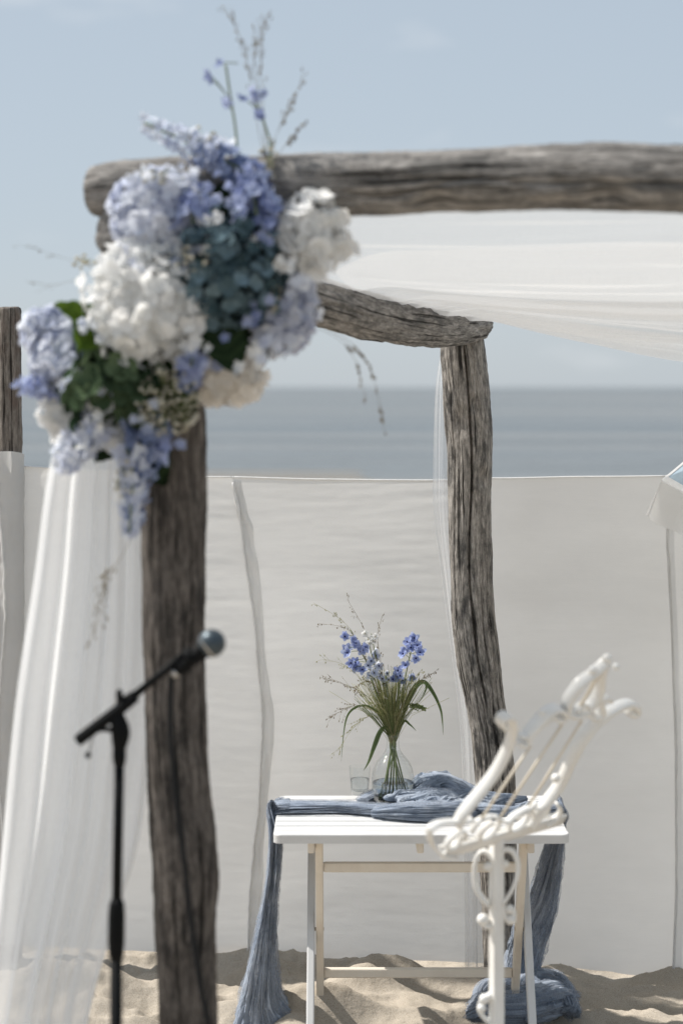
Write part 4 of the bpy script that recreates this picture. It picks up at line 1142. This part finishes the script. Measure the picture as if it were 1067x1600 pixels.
for k in range(3):
    a = R(20 + 120 * k); d = Vector((math.cos(a), math.sin(a), 0)); c0 = Vector((CX, CY, 0))
    b = MB(); b.band(curve3([c0 + d * .015 + Vector((0, 0, .30)), c0 + d * .06 + Vector((0, 0, .24)), c0 + d * .14 + Vector((0, 0, .10)), c0 + d * .22 + Vector((0, 0, .03)), c0 + d * .26 + Vector((0, 0, .05))], 30), d.cross(Vector((0, 0, 1))), .016, .007)
    b.build('foot', M['white_iron'], ms, fixn=True)

# ------------------------------------------------------------------ microphone and stand
MY = 3.6
def Q(px, py, d=0.0): return P(px, py, MY + d)
mk = empty('microphone_stand', Vector((Q(186, 800).x, MY, 0)), 'black microphone stand with tilted boom arm before the white drape', 'microphone stand')
px0 = 186
b = MB(); b.tube([Q(187, 1185), Q(183, 1410)], .0092, 14); b.build('upper_tube', M['black_metal'], mk)
b = MB(); b.tube([Q(183, 1404), Q(183, 1412), Q(182.5, 1430), Q(182, 1470), Q(182, 1492), Q(182, 1500)], [.0100, .0140, .0155, .0155, .0135, .0110], 16); b.build('height_clutch', M['black_metal'], mk)
b = MB(); b.tube([Q(182, 1490), Vector((Q(181, 1600).x, MY, .06))], .0112, 14); b.build('lower_tube', M['black_metal'], mk)
for k in range(3):
    a = R(80 + 120 * k); d = Vector((math.cos(a), math.sin(a), 0)); c0 = Vector((Q(181, 1600).x, MY, .0))
    b = MB(); b.tube([c0 + Vector((0, 0, .14)), c0 + d * .3 + Vector((0, 0, .012))], .007, 8); b.build('leg', M['black_metal'], mk)
b = MB(); b.tube([Q(187, 1165), Q(187, 1172), Q(187, 1185), Q(187, 1196)], [.0095, .0125, .0125, .0100], 14); b.build('collar', M['black_metal'], mk)
b = MB()
hub = curve3([Q(187, 1172), Q(188, 1158), Q(189, 1144), Q(186, 1128), Q(184, 1115)], 14); b.tube(hub, [.0105 + .007 * math.sin(i / 13 * PI) for i in range(14)], 14)
b.tube(curve3([Q(186, 1150), Q(178, 1142), Q(165, 1140), Q(150, 1142)], 10), [.011, .010, .008, .006, .005, .005, .004, .004, .003, .003], 10); b.build('swivel_joint', M['black_metal'], mk)
b = MB(); b.tube([Q(187, 1084, -.02), Q(187, 1082, .02)], .0065, 12); b.tube([Q(187, 1110), Q(187, 1080)], .006, 10); b.build('clamp_knob', M['black_metal'], mk)
b = MB(); b.tube([Q(121, 1158), Q(124, 1156), Q(150, 1136), Q(185, 1110), Q(200, 1096), Q(212, 1087)], [.0095, .0112, .0112, .0118, .0128, .0115], 14); b.build('boom_sleeve', M['black_metal'], mk)
b = MB(); b.tube([Q(205, 1091), Q(298, 1015)], .0074, 12); b.build('boom_arm', M['black_metal'], mk)
b = MB(); b.tube([Q(146, 1142), Q(143, 1160), Q(139, 1176)], .0012, 6); b.ball(Q(138, 1180), .0060, 12, 8); b.build('cable_clip', M['black_rubber'], mk)
mic = empty('microphone', Q(300, 1035), 'black handheld microphone with round mesh head clipped to the boom', 'microphone')
dirm = (Q(333, 1003) - Q(272, 1052)).normalized()
m0 = Q(275, 1050)
b = MB(); b.tube([Q(276, 1049), Q(282, 1044), Q(300, 1030), Q(322, 1012), Q(325, 1010)], [.0095, .0115, .0130, .0170, .0172], 18); b.build('body', M['black_metal'], mic)
b = MB(); b.tube([Q(323, 1011.5), Q(327, 1008.5)], .0238, 24); b.build('ring', M['mic_ring'], mic)
b = MB(); b.ball(Q(331, 1005), .0255, 28, 20); b.build('grille', M['mic_grille'], mic)
b = MB(); b.tube([Q(284, 1050), Q(291, 1043), Q(300, 1028), Q(294, 1012)], [.008, .011, .010, .007], 12); b.tube([Q(293, 1030), Q(302, 1024)], .0175, 16); b.build('clip', M['black_metal'], mic)
b = MB(); b.tube([Q(277, 1049), Q(270, 1056)], [.0085, .0065], 12); b.build('plug', M['mic_ring'], mic)
cab = [Q(272, 1054), Q(268, 1066), Q(266.5, 1090), Q(267, 1130), Q(269, 1180), Q(276, 1250), Q(284, 1310), Q(292, 1380), Q(300, 1450), Q(312, 1530), Q(326, 1600), Q(345, 1700), Vector((Q(380, 1900).x, MY + .05, .3)), Vector((Q(400, 1900).x, MY + .1, .02)), Vector((Q(300, 1900).x, MY + .4, .02))]
b = MB(); b.tube(curve3(cab, 120), .0052, 8); tag(b.build('microphone_cable', M['black_rubber']), 'thin black microphone cable hanging down in front of the dark post', 'cable')

# ------------------------------------------------------------------ parasol at the right edge
pc = Vector(((1036 - 533.5) * 5.6 / F + .78, 5.62, 0)); zr = EYE - 146 * 5.6 / F; pr = .78; ph = .46
pa = empty('parasol', pc, 'pale blue parasol with white trim and valance at the right edge', 'parasol')
cor = [pc + Vector((pr * math.cos(R(180 + 60 * k)), pr * math.sin(R(180 + 60 * k)), zr)) for k in range(6)]; apex = pc + Vector((0, 0, zr + ph))
for k in range(6):
    a, c = cor[k], cor[(k + 1) % 6]
    def pt(u, v, off=0):
        e = a.lerp(c, u); mid = .05 * math.sin(u * PI) 
        e = e + (pc - e) * Vector((1, 1, 0)).length * 0
        q = apex.lerp(e, v); q.z += off - .03 * math.sin(v * PI) * (.4 + .6 * math.sin(u * PI)); 
        ctr = Vector((pc.x, pc.y, q.z)); q = q.lerp(ctr, mid * v); return q
    b = MB(); b.grid(lambda u, v: pt(u, v * .985), 16, 16); b.build('canopy_panel', M['parasol_blue'], pa)
    b = MB(); b.grid(lambda u, v: pt(u, .981 + .022 * v, .004), 16, 3); b.build('trim', M['parasol_white'], pa)
    b = MB()
    def val(u, v):
        p = pt(u, 1.004); d = Vector((p.x - pc.x, p.y - pc.y, 0)).normalized()
        return p + d * (.03 * v + .008 * math.sin(u * 40 + k) * v) - Vector((0, 0, .115 * v + .006 * math.sin(u * 22) * v))
    b.grid(val, 40, 8); b.build('valance', M['chiffon_drape'] if False else M['screen'], pa)
    b = MB(); b.tube([apex - Vector((0, 0, .02)), cor[k].lerp(apex, .04) - Vector((0, 0, .012))], .004, 6); b.build('rib', M['white_iron'], pa)
b = MB(); b.tube([pc + Vector((0, 0, .35)), apex + Vector((0, 0, .05))], .018, 14); b.build('pole', M['white_iron'], pa)
b = MB(); b.tube([pc + Vector((0, .42, -.2)), pc + Vector((0, .42, .9)), pc + Vector((0, .26, 1.25))], .02, 14)
tilt = Matrix.Translation(cor[0]) @ Matrix.Rotation(R(28), 4, 'X') @ Matrix.Translation(-cor[0])
for o in pa.children:
    o.data.transform(tilt)
b.build('lower_pole', M['white_iron'], pa)
